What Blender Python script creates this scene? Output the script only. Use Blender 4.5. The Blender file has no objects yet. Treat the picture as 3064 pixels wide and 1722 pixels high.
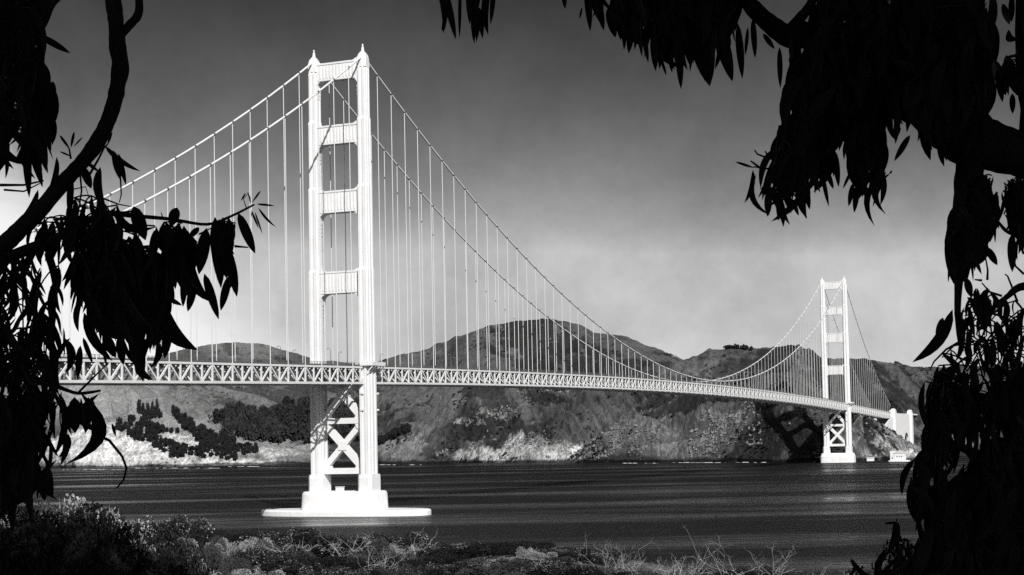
import bpy, math, random
import numpy as np
from mathutils import Vector, Matrix, Euler
from mathutils.bvhtree import BVHTree

random.seed(7)
rng = np.random.default_rng(11)
scene = bpy.context.scene
C = scene.collection

# ------------------------------------------------------------------ camera
IMGW, IMGH = 2576.0, 1448.0                       # picture units used for measuring
KF = 4747.286 / 3064.0                            # focal length / picture width
FD = KF * IMGW
EYE = Vector((0, 0, 36.0577))
PITCH, ROLL = 0.0440787, -0.0195381
_c, _s = math.cos(ROLL), math.sin(ROLL)
FWD = Vector((0, math.cos(PITCH), math.sin(PITCH)))
_R, _U = Vector((1, 0, 0)), Vector((0, -math.sin(PITCH), math.cos(PITCH)))
RGT = _c * _R + _s * _U
UPV = _c * _U - _s * _R
PPX, PPY = 1536.865 / 3064 * IMGW, 1109.973 / 3064 * IMGW
cam = bpy.data.cameras.new('camera')
cam.sensor_width = 36.0
cam.lens = 36.0 * KF
cam.shift_x = -(1536.865 - 1532) / 3064
cam.shift_y = (1109.973 - 861) / 3064
cam.clip_start = 0.1
cam.clip_end = 60000
camo = bpy.data.objects.new('camera', cam)
C.objects.link(camo)
camo.matrix_world = Matrix.Translation(EYE) @ Matrix(((RGT.x, UPV.x, -FWD.x), (RGT.y, UPV.y, -FWD.y), (RGT.z, UPV.z, -FWD.z))).to_4x4()
scene.camera = camo

def ray(x, y):
    return FWD + RGT * ((x - PPX) / FD) - UPV * ((y - PPY) / FD)
def P(x, y, D):
    d = ray(x, y)
    return EYE + d * (D / d.y)

# ------------------------------------------------------------------ sky, sun, exposure
TH = 0.387191632                                   # bridge axis, clockwise from +Y
S_E, S_S, S_Z = 1.0, 1.28, 1.09                     # towards the sun: east, south, up in bridge axes
east = Vector((math.cos(TH), -math.sin(TH), 0))
north = Vector((math.sin(TH), math.cos(TH), 0))
sund = (east * S_E - north * S_S + Vector((0, 0, S_Z))).normalized()
elev = math.asin(sund.z)
azim = math.atan2(sund.x, sund.y)

w = bpy.data.worlds.new('World')
scene.world = w
w.use_nodes = True
nt = w.node_tree
for n in list(nt.nodes):
    nt.nodes.remove(n)
out = nt.nodes.new('ShaderNodeOutputWorld')
bg = nt.nodes.new('ShaderNodeBackground')
bg.inputs['Strength'].default_value = 0.10
sky = nt.nodes.new('ShaderNodeTexSky')
sky.sky_type = 'NISHITA'
sky.sun_disc = False
sky.sun_elevation = elev
sky.sun_rotation = azim
sky.altitude = 30
sky.air_density = 1.0
sky.dust_density = 0.4
sky.ozone_density = 1.0
sep = nt.nodes.new('ShaderNodeSeparateColor')      # film behind a red filter records the red of the sky
nt.links.new(sky.outputs[0], sep.inputs[0])
pw = nt.nodes.new('ShaderNodeMath'); pw.operation = 'POWER'; pw.inputs[1].default_value = 3.2
nt.links.new(sep.outputs[0], pw.inputs[0])
km = nt.nodes.new('ShaderNodeMath'); km.operation = 'MULTIPLY'; km.inputs[1].default_value = 0.0245
nt.links.new(pw.outputs[0], km.inputs[0])
kc = nt.nodes.new('ShaderNodeMath'); kc.operation = 'MINIMUM'; kc.inputs[1].default_value = 4.6      # the film's own ceiling
nt.links.new(km.outputs[0], kc.inputs[0])
# low bank of fog cloud round the horizon
tc = nt.nodes.new('ShaderNodeTexCoord')
sx = nt.nodes.new('ShaderNodeSeparateXYZ')
nt.links.new(tc.outputs['Generated'], sx.inputs[0])
mp = nt.nodes.new('ShaderNodeMapping'); mp.inputs['Scale'].default_value = (3.0, 3.0, 7.0)
mp.inputs['Location'].default_value = (1.3, 0.4, 0.0)
nt.links.new(tc.outputs['Generated'], mp.inputs[0])
nz = nt.nodes.new('ShaderNodeTexNoise'); nz.inputs['Scale'].default_value = 1.6; nz.inputs['Detail'].default_value = 8; nz.inputs['Roughness'].default_value = 0.62
nt.links.new(mp.outputs[0], nz.inputs['Vector'])
def wmath(op, a, b):
    n = nt.nodes.new('ShaderNodeMath'); n.operation = op
    for i, v in enumerate((a, b)):
        if isinstance(v, (int, float)): n.inputs[i].default_value = v
        else: nt.links.new(v, n.inputs[i])
    return n.outputs[0]
# its top climbs towards the open ocean in the west and breaks up in billows
bank = wmath('MULTIPLY', wmath('MAXIMUM', wmath('SUBTRACT', -0.11, sx.outputs[0]), 0.0), 0.75)
bank = wmath('MINIMUM', bank, 0.16)
bank = wmath('ADD', bank, wmath('MULTIPLY', wmath('SUBTRACT', nz.outputs[0], 0.5), 0.12))
edge = wmath('SUBTRACT', wmath('ADD', bank, 0.022), sx.outputs[2])
cl = nt.nodes.new('ShaderNodeMapRange'); cl.interpolation_type = 'SMOOTHSTEP'
cl.inputs[1].default_value = -0.05; cl.inputs[2].default_value = 0.035
nt.links.new(edge, cl.inputs[0])
m2 = cl
vz = nt.nodes.new('ShaderNodeTexNoise'); vz.inputs['Scale'].default_value = 7.0; vz.inputs['Detail'].default_value = 9; vz.inputs['Roughness'].default_value = 0.68
nt.links.new(tc.outputs['Generated'], vz.inputs['Vector'])
vr = nt.nodes.new('ShaderNodeMapRange'); vr.inputs[1].default_value = 0.3; vr.inputs[2].default_value = 0.7; vr.inputs[3].default_value = 0.74; vr.inputs[4].default_value = 1.28
nt.links.new(vz.outputs[0], vr.inputs[0])
kv = nt.nodes.new('ShaderNodeMath'); kv.operation = 'MULTIPLY'
nt.links.new(kc.outputs[0], kv.inputs[0]); nt.links.new(vr.outputs[0], kv.inputs[1])
mx = nt.nodes.new('ShaderNodeMix'); mx.data_type = 'FLOAT'
nt.links.new(m2.outputs[0], mx.inputs[0]); nt.links.new(kv.outputs[0], mx.inputs[2]); mx.inputs[3].default_value = 8.2
nt.links.new(mx.outputs[0], bg.inputs['Color'])
nt.links.new(bg.outputs[0], out.inputs[0])

sl = bpy.data.lights.new('sun', 'SUN')
sl.energy = 4.7
sl.angle = math.radians(0.5)
sl.color = (1.0, 0.99, 0.98)
so = bpy.data.objects.new('sun', sl)
C.objects.link(so)
so.rotation_euler = sund.to_track_quat('Z', 'Y').to_euler()
scene.view_settings.view_transform = 'Standard'
scene.view_settings.look = 'None'
scene.view_settings.exposure = 0.15
scene.view_settings.gamma = 1.0
scene.view_settings.use_curve_mapping = False
scene.render.engine = 'CYCLES'
scene.cycles.max_bounces = 5
scene.cycles.transparent_max_bounces = 4
scene.cycles.use_denoising = False

# ------------------------------------------------------------------ helpers
def mat(name, col, rough=0.7, spec=0.3, noise=None, bump=None, dark=None, pos='Object'):
    """grey procedural material; noise=(scale, detail, amount), bump=(scale, strength, distance)"""
    m = bpy.data.materials.new(name)
    m.use_nodes = True
    t = m.node_tree
    b = t.nodes['Principled BSDF']
    b.inputs['Base Color'].default_value = (col, col, col, 1)
    b.inputs['Roughness'].default_value = rough
    b.inputs['Specular IOR Level'].default_value = spec
    tcn = t.nodes.new('ShaderNodeTexCoord')
    if noise:
        n = t.nodes.new('ShaderNodeTexNoise')
        n.inputs['Scale'].default_value = noise[0]; n.inputs['Detail'].default_value = noise[1]
        t.links.new(tcn.outputs[pos], n.inputs['Vector'])
        r = t.nodes.new('ShaderNodeMapRange')
        r.inputs[1].default_value = 0.25; r.inputs[2].default_value = 0.75
        r.inputs[3].default_value = col * (1 - noise[2]); r.inputs[4].default_value = min(0.9, col * (1 + noise[2]))
        t.links.new(n.outputs[0], r.inputs[0])
        cc = t.nodes.new('ShaderNodeCombineColor')
        for i in range(3):
            t.links.new(r.outputs[0], cc.inputs[i])
        t.links.new(cc.outputs[0], b.inputs['Base Color'])
    if bump:
        n = t.nodes.new('ShaderNodeTexNoise')
        n.inputs['Scale'].default_value = bump[0]; n.inputs['Detail'].default_value = 6
        t.links.new(tcn.outputs[pos], n.inputs['Vector'])
        bp = t.nodes.new('ShaderNodeBump')
        bp.inputs['Strength'].default_value = bump[1]; bp.inputs['Distance'].default_value = bump[2]
        t.links.new(n.outputs[0], bp.inputs['Height'])
        t.links.new(bp.outputs[0], b.inputs['Normal'])
    return m

M = {
    'paint': mat('bridge_paint', 0.71, 0.55, 0.3, (0.15, 4, 0.06)),
    'concrete': mat('concrete', 0.76, 0.85, 0.2, (0.3, 6, 0.10), (0.8, 0.3, 0.1)),
    'rope': mat('suspender_rope', 0.62, 0.6, 0.2, (0.2, 3, 0.08)),
    'asphalt': mat('asphalt', 0.06, 0.9, 0.2, (2, 4, 0.3)),
    'rail': mat('rail_steel', 0.11, 0.6, 0.3, (0.5, 3, 0.2)),
    'dark': mat('dark_steel', 0.05, 0.5, 0.3),
    'lamp': mat('lamp_steel', 0.12, 0.5, 0.3),
    'glass': mat('dark_glass', 0.02, 0.1, 0.5),
    'carpaint': mat('car_paint', 0.04, 0.3, 0.5),
    'tyre': mat('tyre_rubber', 0.02, 0.9, 0.2),
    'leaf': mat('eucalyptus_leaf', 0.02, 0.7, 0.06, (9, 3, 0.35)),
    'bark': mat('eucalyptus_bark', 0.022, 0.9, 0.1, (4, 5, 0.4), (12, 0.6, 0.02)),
    'conifer': mat('dark_evergreen', 0.02, 0.8, 0.1, (0.3, 4, 0.4)),
    'broad': mat('grey_green_tree', 0.035, 0.8, 0.1, (0.3, 4, 0.4)),
    'trunkfar': mat('far_trunk', 0.08, 0.9, 0.1),
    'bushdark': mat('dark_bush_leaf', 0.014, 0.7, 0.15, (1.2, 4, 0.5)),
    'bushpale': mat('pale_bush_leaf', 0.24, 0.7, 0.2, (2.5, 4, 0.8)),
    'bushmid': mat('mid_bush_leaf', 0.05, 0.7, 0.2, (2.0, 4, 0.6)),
    'twig': mat('pale_dry_twig', 0.45, 0.8, 0.1, (3, 3, 0.3)),
    'stem': mat('bush_stem', 0.05, 0.9, 0.1),
    'foam': mat('surf_foam', 0.85, 0.9, 0.1),
    'bldg': mat('white_wall', 0.75, 0.8, 0.2, (0.5, 4, 0.1)),
    'roofm': mat('pale_roof', 0.6, 0.8, 0.2, (0.5, 4, 0.1)),
    'outcrop': mat('pale_outcrop', 0.17, 0.95, 0.05, (0.05, 6, 0.7)),
    'rock': mat('dark_shore_rock', 0.03, 0.9, 0.2, (0.3, 5, 0.5)),
}

class MB:
    """collects boxes, beams, prisms and tubes into one mesh"""
    def __init__(s):
        s.v, s.f = [], []
    def box(s, c, d, rz=0.0):
        x, y, z = d[0] / 2, d[1] / 2, d[2] / 2
        k = len(s.v)
        cs, sn = math.cos(rz), math.sin(rz)
        for dz in (-z, z):
            for dx, dy in ((-x, -y), (x, -y), (x, y), (-x, y)):
                s.v.append((c[0] + dx * cs - dy * sn, c[1] + dx * sn + dy * cs, c[2] + dz))
        s.f += [(k, k + 3, k + 2, k + 1), (k + 4, k + 5, k + 6, k + 7)] + [(k + i, k + (i + 1) % 4, k + 4 + (i + 1) % 4, k + 4 + i) for i in range(4)]
        return s
    def beam(s, a, b, w_, h_, up=Vector((0, 1, 0))):
        a, b = Vector(a), Vector(b)
        d = (b - a).normalized()
        u = up - d * up.dot(d)
        if u.length < 1e-4:
            u = Vector((1, 0, 0)) - d * d.x
        u.normalize()
        v = d.cross(u)
        k = len(s.v)
        for p in (a, b):
            for i, j in ((-1, -1), (1, -1), (1, 1), (-1, 1)):
                s.v.append(tuple(p + v * (i * w_ / 2) + u * (j * h_ / 2)))
        s.f += [(k, k + 3, k + 2, k + 1), (k + 4, k + 5, k + 6, k + 7)] + [(k + i, k + (i + 1) % 4, k + 4 + (i + 1) % 4, k + 4 + i) for i in range(4)]
        return s
    def loft(s, rings, cap=True):
        k0 = len(s.v); n = len(rings[0])
        for r in rings:
            s.v += [tuple(p) for p in r]
        for i in range(len(rings) - 1):
            for j in range(n):
                a, b = k0 + i * n + j, k0 + i * n + (j + 1) % n
                s.f.append((a, b, b + n, a + n))
        if cap:
            s.f.append(tuple(range(k0 + n - 1, k0 - 1, -1)))
            s.f.append(tuple(range(k0 + (len(rings) - 1) * n, k0 + len(rings) * n)))
        return s
    def tube(s, pts, rad, n=6, cap=True):
        pts = [Vector(p) for p in pts]
        if not hasattr(rad, '__len__'):
            rad = [rad] * len(pts)
        rings = []
        u = None
        for i, p in enumerate(pts):
            d = (pts[min(i + 1, len(pts) - 1)] - pts[max(i - 1, 0)])
            d.normalize()
            if u is None:
                u = Vector((0.13, 0.21, 0.97)) if abs(d.z) < 0.9 else Vector((0.9, 0.3, 0.1))
            u = (u - d * u.dot(d)).normalized(); v = d.cross(u)
            rings.append([p + (u * math.cos(2 * math.pi * j / n) + v * math.sin(2 * math.pi * j / n)) * rad[i] for j in range(n)])
        return s.loft(rings, cap)
    def mesh(s, name, m, smooth=False):
        me = bpy.data.meshes.new(name)
        me.from_pydata(s.v, [], s.f)
        for mm in (m if isinstance(m, (list, tuple)) else [m]):
            me.materials.append(mm)
        if smooth:
            me.polygons.foreach_set('use_smooth', [True] * len(me.polygons))
        me.update()
        return me
    def build(s, name, m, parent=None, smooth=False):
        return link(name, s.mesh(name, m, smooth), parent)

def link(name, me, parent=None, mw=None):
    o = bpy.data.objects.new(name, me)
    C.objects.link(o)
    if parent is not None:
        o.parent = parent
    if mw is not None:
        o.matrix_basis = mw
    return o
def thing(name, label, cat, loc=(0, 0, 0), rz=0.0, group=None):
    o = bpy.data.objects.new(name, None)
    C.objects.link(o)
    o.location = loc; o.rotation_euler = (0, 0, rz)
    o.empty_display_size = 0.1
    return tag(o, label, cat, group)
def tag(o, label=None, cat=None, group=None, kind=None):
    if label: o['label'] = label
    if cat: o['category'] = cat
    if group: o['group'] = group
    if kind: o['kind'] = kind
    return o
def part_empty(name, parent, loc=(0, 0, 0)):
    o = bpy.data.objects.new(name, None)
    C.objects.link(o)
    o.parent = parent; o.location = loc; o.empty_display_size = 0.1
    return o
def copy_tree(o, parent=None):
    c = o.copy(); C.objects.link(c); c.parent = parent
    for ch in o.children:
        copy_tree(ch, c)
    return c

# value noise on numpy arrays
_perm = rng.random((256, 256)).astype(np.float32)
def vnoise(x, y):
    xi, yi = np.floor(x).astype(int), np.floor(y).astype(int)
    fx, fy = x - xi, y - yi
    fx = fx * fx * (3 - 2 * fx); fy = fy * fy * (3 - 2 * fy)
    g = lambda a, b: _perm[a & 255, b & 255]
    return (g(xi, yi) * (1 - fx) + g(xi + 1, yi) * fx) * (1 - fy) + (g(xi, yi + 1) * (1 - fx) + g(xi + 1, yi + 1) * fx) * fy
def fbm(x, y, o=5, gain=0.5):
    r, a, t = 0, 1.0, 0.0
    for i in range(o):
        r = r + a * vnoise(x + 17.3 * i, y + 9.1 * i); t += a
        x, y, a = x * 2.03, y * 2.03, a * gain
    return r / t
def ridged(x, y, o=5):
    r, a, t = 0, 1.0, 0.0
    for i in range(o):
        r = r + a * (1 - np.abs(2 * vnoise(x + 31.7 * i, y + 5.3 * i) - 1)); t += a
        x, y, a = x * 2.07, y * 2.07, a * 0.5
    return r / t

# ------------------------------------------------------------------ terrain
def terrain_material():
    m = bpy.data.materials.new('headland_grass_and_rock')
    m.use_nodes = True
    t = m.node_tree; L = t.links
    b = t.nodes['Principled BSDF']; b.inputs['Roughness'].default_value = 0.95; b.inputs['Specular IOR Level'].default_value = 0.05
    tcn = t.nodes.new('ShaderNodeTexCoord')
    def noise(scale, detail, rough=0.6):
        n = t.nodes.new('ShaderNodeTexNoise'); n.inputs['Scale'].default_value = scale; n.inputs['Detail'].default_value = detail; n.inputs['Roughness'].default_value = rough
        mpn = t.nodes.new('ShaderNodeMapping'); mpn.inputs['Scale'].default_value = (1, 0.8, 0.6); mpn.inputs['Rotation'].default_value = (0, 0.5, 0)
        L.new(tcn.outputs['Object'], mpn.inputs[0]); L.new(mpn.outputs[0], n.inputs['Vector']); return n
    def mr(src, a, b_, c, d, smooth=True):
        r = t.nodes.new('ShaderNodeMapRange')
        if smooth: r.interpolation_type = 'SMOOTHSTEP'
        for i, v in enumerate((a, b_, c, d)): r.inputs[i + 1].default_value = v
        L.new(src, r.inputs[0]); return r.outputs[0]
    def math_(op, a, b_):
        n = t.nodes.new('ShaderNodeMath'); n.operation = op
        for i, v in enumerate((a, b_)):
            if isinstance(v, (int, float)): n.inputs[i].default_value = v
            else: L.new(v, n.inputs[i])
        return n.outputs[0]
    def mix(fac, a, b_):
        n = t.nodes.new('ShaderNodeMix'); n.data_type = 'FLOAT'
        for i, v in ((0, fac), (2, a), (3, b_)):
            if isinstance(v, (int, float)): n.inputs[i].default_value = v
            else: L.new(v, n.inputs[i])
        return n.outputs[0]
    at = t.nodes.new('ShaderNodeAttribute'); at.attribute_name = 'rock'
    ag = t.nodes.new('ShaderNodeAttribute'); ag.attribute_name = 'pale'
    asp = t.nodes.new('ShaderNodeAttribute'); asp.attribute_name = 'spine'
    n1 = noise(0.012, 8, 0.65); n2 = noise(0.05, 10, 0.72); n3 = noise(0.2, 6, 0.75)
    grass = mr(n1.outputs[0], 0.3, 0.7, 0.058, 0.130)
    grass = math_('ADD', grass, math_('MULTIPLY', ag.outputs['Fac'], 0.22))
    damp = math_('ADD', n2.outputs[0], mr(asp.outputs['Fac'], 0.15, 0.6, 0.16, -0.04))      # scrub keeps to the damp gullies
    scrub = mr(damp, 0.50, 0.60, 0.0, 0.85)
    grass = mix(math_('MULTIPLY', scrub, math_('SUBTRACT', 1.0, math_('MULTIPLY', ag.outputs['Fac'], 0.8))), grass, 0.022)
    grass = math_('MULTIPLY', grass, mr(n3.outputs[0], 0.3, 0.7, 0.65, 1.35))
    rockc = math_('MULTIPLY', mr(n2.outputs[0], 0.3, 0.7, 0.10, 0.34), mr(n3.outputs[0], 0.32, 0.68, 0.62, 1.25))
    rockc = math_('MULTIPLY', rockc, mr(at.outputs['Fac'], 0.5, 1.15, 0.75, 2.5))
    rm = math_('ADD', math_('ADD', at.outputs['Fac'], mr(asp.outputs['Fac'], 0.2, 0.8, -0.16, 0.10)), mr(n2.outputs[0], 0.3, 0.7, -0.38, 0.38))
    col = mix(mr(rm, 0.45, 0.75, 0, 1), grass, rockc)
    sz = t.nodes.new('ShaderNodeSeparateXYZ'); L.new(tcn.outputs['Object'], sz.inputs[0])
    wet = mr(math_('ADD', sz.outputs[2], math_('MULTIPLY', n1.outputs[0], -16.0)), -4.5, -1.0, 0.22, 1.0)     # weed and wet rock in the tide zone
    col = math_('MULTIPLY', col, wet)
    cc = t.nodes.new('ShaderNodeCombineColor')
    for i in range(3): L.new(col, cc.inputs[i])
    L.new(cc.outputs[0], b.inputs['Base Color'])
    bp = t.nodes.new('ShaderNodeBump'); bp.inputs['Strength'].default_value = 1.0; bp.inputs['Distance'].default_value = 9.0
    L.new(n2.outputs[0], bp.inputs['Height']); L.new(bp.outputs[0], b.inputs['Normal'])
    return m
TERR = terrain_material()
BLOBS_ROCK = [  # picture x, y, radius x, radius y, amount: bare rock on the slopes
    (330, 1130, 330, 50, 1.2), (560, 1165, 190, 18, 1.15), (700, 1140, 90, 16, 1.0), (250, 1090, 110, 40, 1.1),
    (1165, 1062, 60, 16, 0.75), (1250, 1040, 45, 20, 0.7), (1330, 1015, 26, 10, 0.6), (1310, 1120, 80, 40, 0.9), (1250, 1145, 130, 26, 1.0), (1420, 1140, 90, 30, 1.05),
    (1360, 1150, 120, 18, 0.9), (1000, 1150, 60, 12, 0.6), (1060, 1120, 40, 16, 0.6), (1180, 1150, 60, 18, 0.8), (1380, 985, 80, 5, 0.8),
    (1500, 1140, 40, 40, 0.5), (1560, 1110, 60, 45, 0.42), (1640, 1090, 110, 60, 0.44), (1700, 1130, 130, 45, 0.48), (1800, 1080, 90, 70, 0.44), (1860, 1050, 60, 60, 0.46),
    (1910, 1080, 60, 60, 0.4), (2180, 1110, 60, 45, 0.45), (2240, 1110, 60, 40, 0.8), (2280, 1140, 50, 25, 1.0), (2200, 1145, 60, 16, 0.7), (2170, 1050, 25, 10, 0.7),
    (1380, 865, 60, 12, 0.35), (1250, 848, 30, 10, 0.5), (1960, 1050, 30, 30, 0.5), (2030, 1020, 30, 20, 0.5),
]
BLOBS_PALE = [  # dry pale grass
    (250, 1010, 230, 70, 1.0), (420, 1080, 150, 50, 1.0), (560, 1110, 120, 40, 0.9), (700, 1130, 120, 22, 1.1), (440, 1040, 80, 40, 0.8), (620, 1000, 200, 55, 0.28), (950, 1000, 160, 50, 0.10),
    (600, 880, 120, 25, 0.30), (1030, 1110, 110, 40, 0.45), (1150, 1010, 160, 40, 0.18), (1800, 940, 90, 30, 0.20), (1650, 1100, 80, 40, 0.2),
]
def blobs(px, py, L_):
    r = np.zeros_like(px)
    for bx, by, rx, ry, a in L_:
        r = np.maximum(r, a * np.exp(-0.8 * (((px - bx) / rx) ** 2 + ((py - by) / ry) ** 2) ** 1.5))
    return r
def project(X, Y, Z):
    X, Y, Z = X - EYE.x, Y - EYE.y, Z - EYE.z
    d = X * FWD.x + Y * FWD.y + Z * FWD.z
    return PPX + FD * (X * RGT.x + Y * RGT.y + Z * RGT.z) / d, PPY - FD * (X * UPV.x + Y * UPV.y + Z * UPV.z) / d

TERRAINS, HILLS = [], []
def hill(name, crest, foot, step=2.2, rows=110, power=0.85, gully=14, gscale=90, back=300, cn=7.0, skew=0.5, foot_z=-4.0, fine=1.5):
    xs = np.arange(crest[0][0], crest[-1][0] + step, step)
    cy_ = np.interp(xs, [c[0] for c in crest], [c[1] for c in crest])
    k = max(3, int(14 / step)); ker = np.hanning(k * 2 + 1); ker /= ker.sum()
    cy_ = np.convolve(np.pad(cy_, k, mode='edge'), ker, mode='valid')
    cd = np.interp(xs, [c[0] for c in crest], [c[2] for c in crest])
    fd = np.interp(xs, [c[0] for c in foot], [c[1] for c in foot])
    az = np.empty_like(xs); zc = np.empty_like(xs)
    for i, (x, y) in enumerate(zip(xs, cy_)):
        d = ray(x, y); az[i] = d.x / d.y; zc[i] = EYE.z + d.z / d.y * cd[i]
    zc = zc + (fbm(xs / 22.0, xs * 0 + len(name) * 3.7, 4) - 0.5) * cn
    nb = rows // 6
    t = np.concatenate([np.linspace(0, 1, rows), 1 + np.linspace(0, 1, nb + 1)[1:]])
    T, XS = np.meshgrid(t, xs, indexing='ij')
    CD, FDD, ZC, AZ = (np.broadcast_to(a, T.shape) for a in (cd, fd, zc, az))
    Tc = np.minimum(T, 1)
    D = FDD + (CD - FDD) * Tc + np.maximum(T - 1, 0) * back
    X = AZ * D
    base = foot_z + (ZC - foot_z) * Tc ** power
    fall = np.maximum(T - 1, 0) ** 1.5 * (ZC - foot_z) * 0.9
    env = np.sin(np.pi * np.clip(Tc, 0, 1)) ** 0.7 * (T <= 1)
    wx = (fbm(X / 260 + 3, D / 260 + len(name), 3) - 0.5) * 2.2
    g = ridged(X / gscale + wx + skew * D / gscale, D / (gscale * 3.2) + wx * 0.6 + len(name) * 1.7, 5)
    g2 = ridged(X / (gscale * 0.33) + wx * 2 + skew * D / (gscale * 0.33), D / gscale + wx, 4)
    g = 0.7 * g + 0.3 * g2
    Z = base - fall + env * (g - 0.62) * gully * 2.0 + env * (fbm(X / 14, D / 14, 4) - 0.5) * fine * 3 + env * (g2 - 0.62) * gully * 0.9
    Z = np.minimum(Z, np.maximum(base, ZC)) if gully < 4 else Z
    gul = np.clip((g - 0.45) / 0.4, 0, 1).astype(np.float32).ravel()
    nr, nc = T.shape
    co = np.stack([X, D, Z], -1).reshape(-1, 3).astype(np.float32)
    idx = np.arange(nr * nc).reshape(nr, nc)
    q = np.stack([idx[:-1, :-1], idx[:-1, 1:], idx[1:, 1:], idx[1:, :-1]], -1).reshape(-1, 4)
    me = bpy.data.meshes.new(name)
    me.vertices.add(len(co)); me.vertices.foreach_set('co', co.ravel())
    me.loops.add(q.size); me.loops.foreach_set('vertex_index', q.ravel().astype(np.int32))
    me.polygons.add(len(q)); me.polygons.foreach_set('loop_start', np.arange(0, q.size, 4, dtype=np.int32))
    me.polygons.foreach_set('loop_total', np.full(len(q), 4, dtype=np.int32))
    me.polygons.foreach_set('use_smooth', np.ones(len(q), dtype=bool))
    me.update(calc_edges=True)
    px, py = project(co[:, 0], co[:, 1], co[:, 2])
    wob = (fbm(co[:, 0] / 30.0, co[:, 1] / 30.0, 4) - 0.5)
    for nm, BL in (('rock', BLOBS_ROCK), ('pale', BLOBS_PALE)):
        a = me.attributes.new(nm, 'FLOAT', 'POINT')
        a.data.foreach_set('value', np.clip(blobs(px + wob * 40, py + wob * 22, BL), 0, 1.2).astype(np.float32))
    a = me.attributes.new('spine', 'FLOAT', 'POINT'); a.data.foreach_set('value', gul)
    me.materials.append(TERR)
    o = link(name, me)
    o['kind'] = 'structure'
    TERRAINS.append((co, q)); HILLS.append(o)
    return o

hill('far_hill', [(-100, 900, 4300), (300, 905, 4200), (380, 900, 4100), (440, 884, 4000), (520, 868, 4000), (600, 861, 4000), (660, 865, 4000), (740, 888, 4000), (800, 905, 4000), (980, 925, 4000), (1200, 940, 4000)],
     [(-100, 3500), (1200, 3500)], gully=8, gscale=140)
hill('valley_hill', [(-100, 905, 3550), (300, 925, 3550), (500, 930, 3600), (700, 925, 3650), (900, 920, 3650), (1000, 930, 3600), (1150, 945, 3500), (1300, 960, 3400)],
     [(-100, 3000), (500, 2960), (780, 2900), (960, 2890), (1300, 2800)], gully=18, gscale=130, power=1.25, rows=140)
hill('grassy_bluff', [(-140, 900, 3250), (0, 915, 3250), (160, 930, 3230), (300, 945, 3200), (360, 962, 3180), (450, 1012, 3120), (550, 1065, 3050), (640, 1108, 3000), (700, 1128, 2970), (760, 1142, 2950), (830, 1160, 2930), (870, 1178, 2920)],
     [(-140, 2975), (160, 2960), (400, 2925), (640, 2885), (870, 2870)], gully=9, gscale=55, power=0.75, rows=130, step=1.6, cn=2)
hill('main_mountain', [(820, 950, 3250), (880, 928, 3250), (960, 906, 3270), (1050, 886, 3290), (1140, 851, 3300), (1230, 820, 3300), (1290, 808, 3300), (1390, 802, 3300), (1460, 818, 3300), (1500, 838, 3280), (1580, 850, 3250), (1640, 873, 3220), (1720, 905, 3180), (1800, 935, 3150), (1900, 960, 3100), (2000, 985, 3100)],
     [(820, 2930), (960, 2900), (1200, 2750), (1450, 2620), (2000, 2600)], gully=24, gscale=120, power=0.9, rows=150, fine=3.0, cn=9)
hill('shore_spur', [(905, 1168, 2880), (930, 1135, 2850), (955, 1112, 2830), (1040, 1074, 2800), (1090, 1035, 2790), (1140, 990, 2780), (1200, 962, 2760), (1320, 948, 2740), (1500, 940, 2680), (1700, 945, 2620), (1850, 955, 2550)],
     [(905, 2850), (960, 2740), (1200, 2560), (1450, 2400), (1700, 2330), (1850, 2300)], gully=22, gscale=80, power=0.8, rows=150, step=1.6, fine=3.5)
hill('tree_hill', [(1560, 960, 2750), (1640, 935, 2750), (1720, 906, 2750), (1760, 888, 2740), (1800, 876, 2730), (1840, 873, 2720), (1900, 878, 2700), (1960, 872, 2680), (2000, 868, 2660), (2040, 878, 2660), (2070, 899, 2660), (2130, 902, 2680), (2200, 904, 2700), (2260, 917, 2720), (2330, 926, 2740), (2450, 918, 2760), (2620, 910, 2800), (2750, 905, 2800)],
     [(1560, 2500), (1900, 2330), (2100, 2360), (2300, 2430), (2450, 2450), (2750, 2450)], gully=26, gscale=105, power=0.8, rows=160, step=2.0, cn=11, fine=3.0)
hill('cliff_headland', [(1400, 1176, 2420), (1440, 1150, 2410), (1500, 1112, 2400), (1600, 1055, 2370), (1700, 1003, 2340), (1760, 968, 2320), (1830, 945, 2300), (1900, 930, 2250), (1960, 928, 2200), (2010, 940, 2165), (2060, 985, 2130), (2110, 1010, 2110), (2170, 1060, 2100)],
     [(1400, 2400), (1450, 2330), (1700, 2240), (1900, 2110), (1960, 2060), (2030, 2020), (2100, 2000), (2170, 2000)], gully=32, gscale=70, power=0.62, rows=190, step=1.3, skew=0.9, fine=5.0)
hill('point_spur', [(2040, 1170, 2060), (2080, 1110, 2085), (2110, 1060, 2095), (2140, 1043, 2100), (2165, 1039, 2105), (2190, 1050, 2110), (2230, 1077, 2120), (2270, 1102, 2125), (2310, 1130, 2125), (2340, 1150, 2120), (2420, 1158, 2110), (2620, 1150, 2110)],
     [(2040, 2045), (2140, 2035), (2340, 2040), (2620, 2050)], gully=10, gscale=26, power=0.75, rows=130, step=1.2, skew=0.4, fine=2.5)

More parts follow.
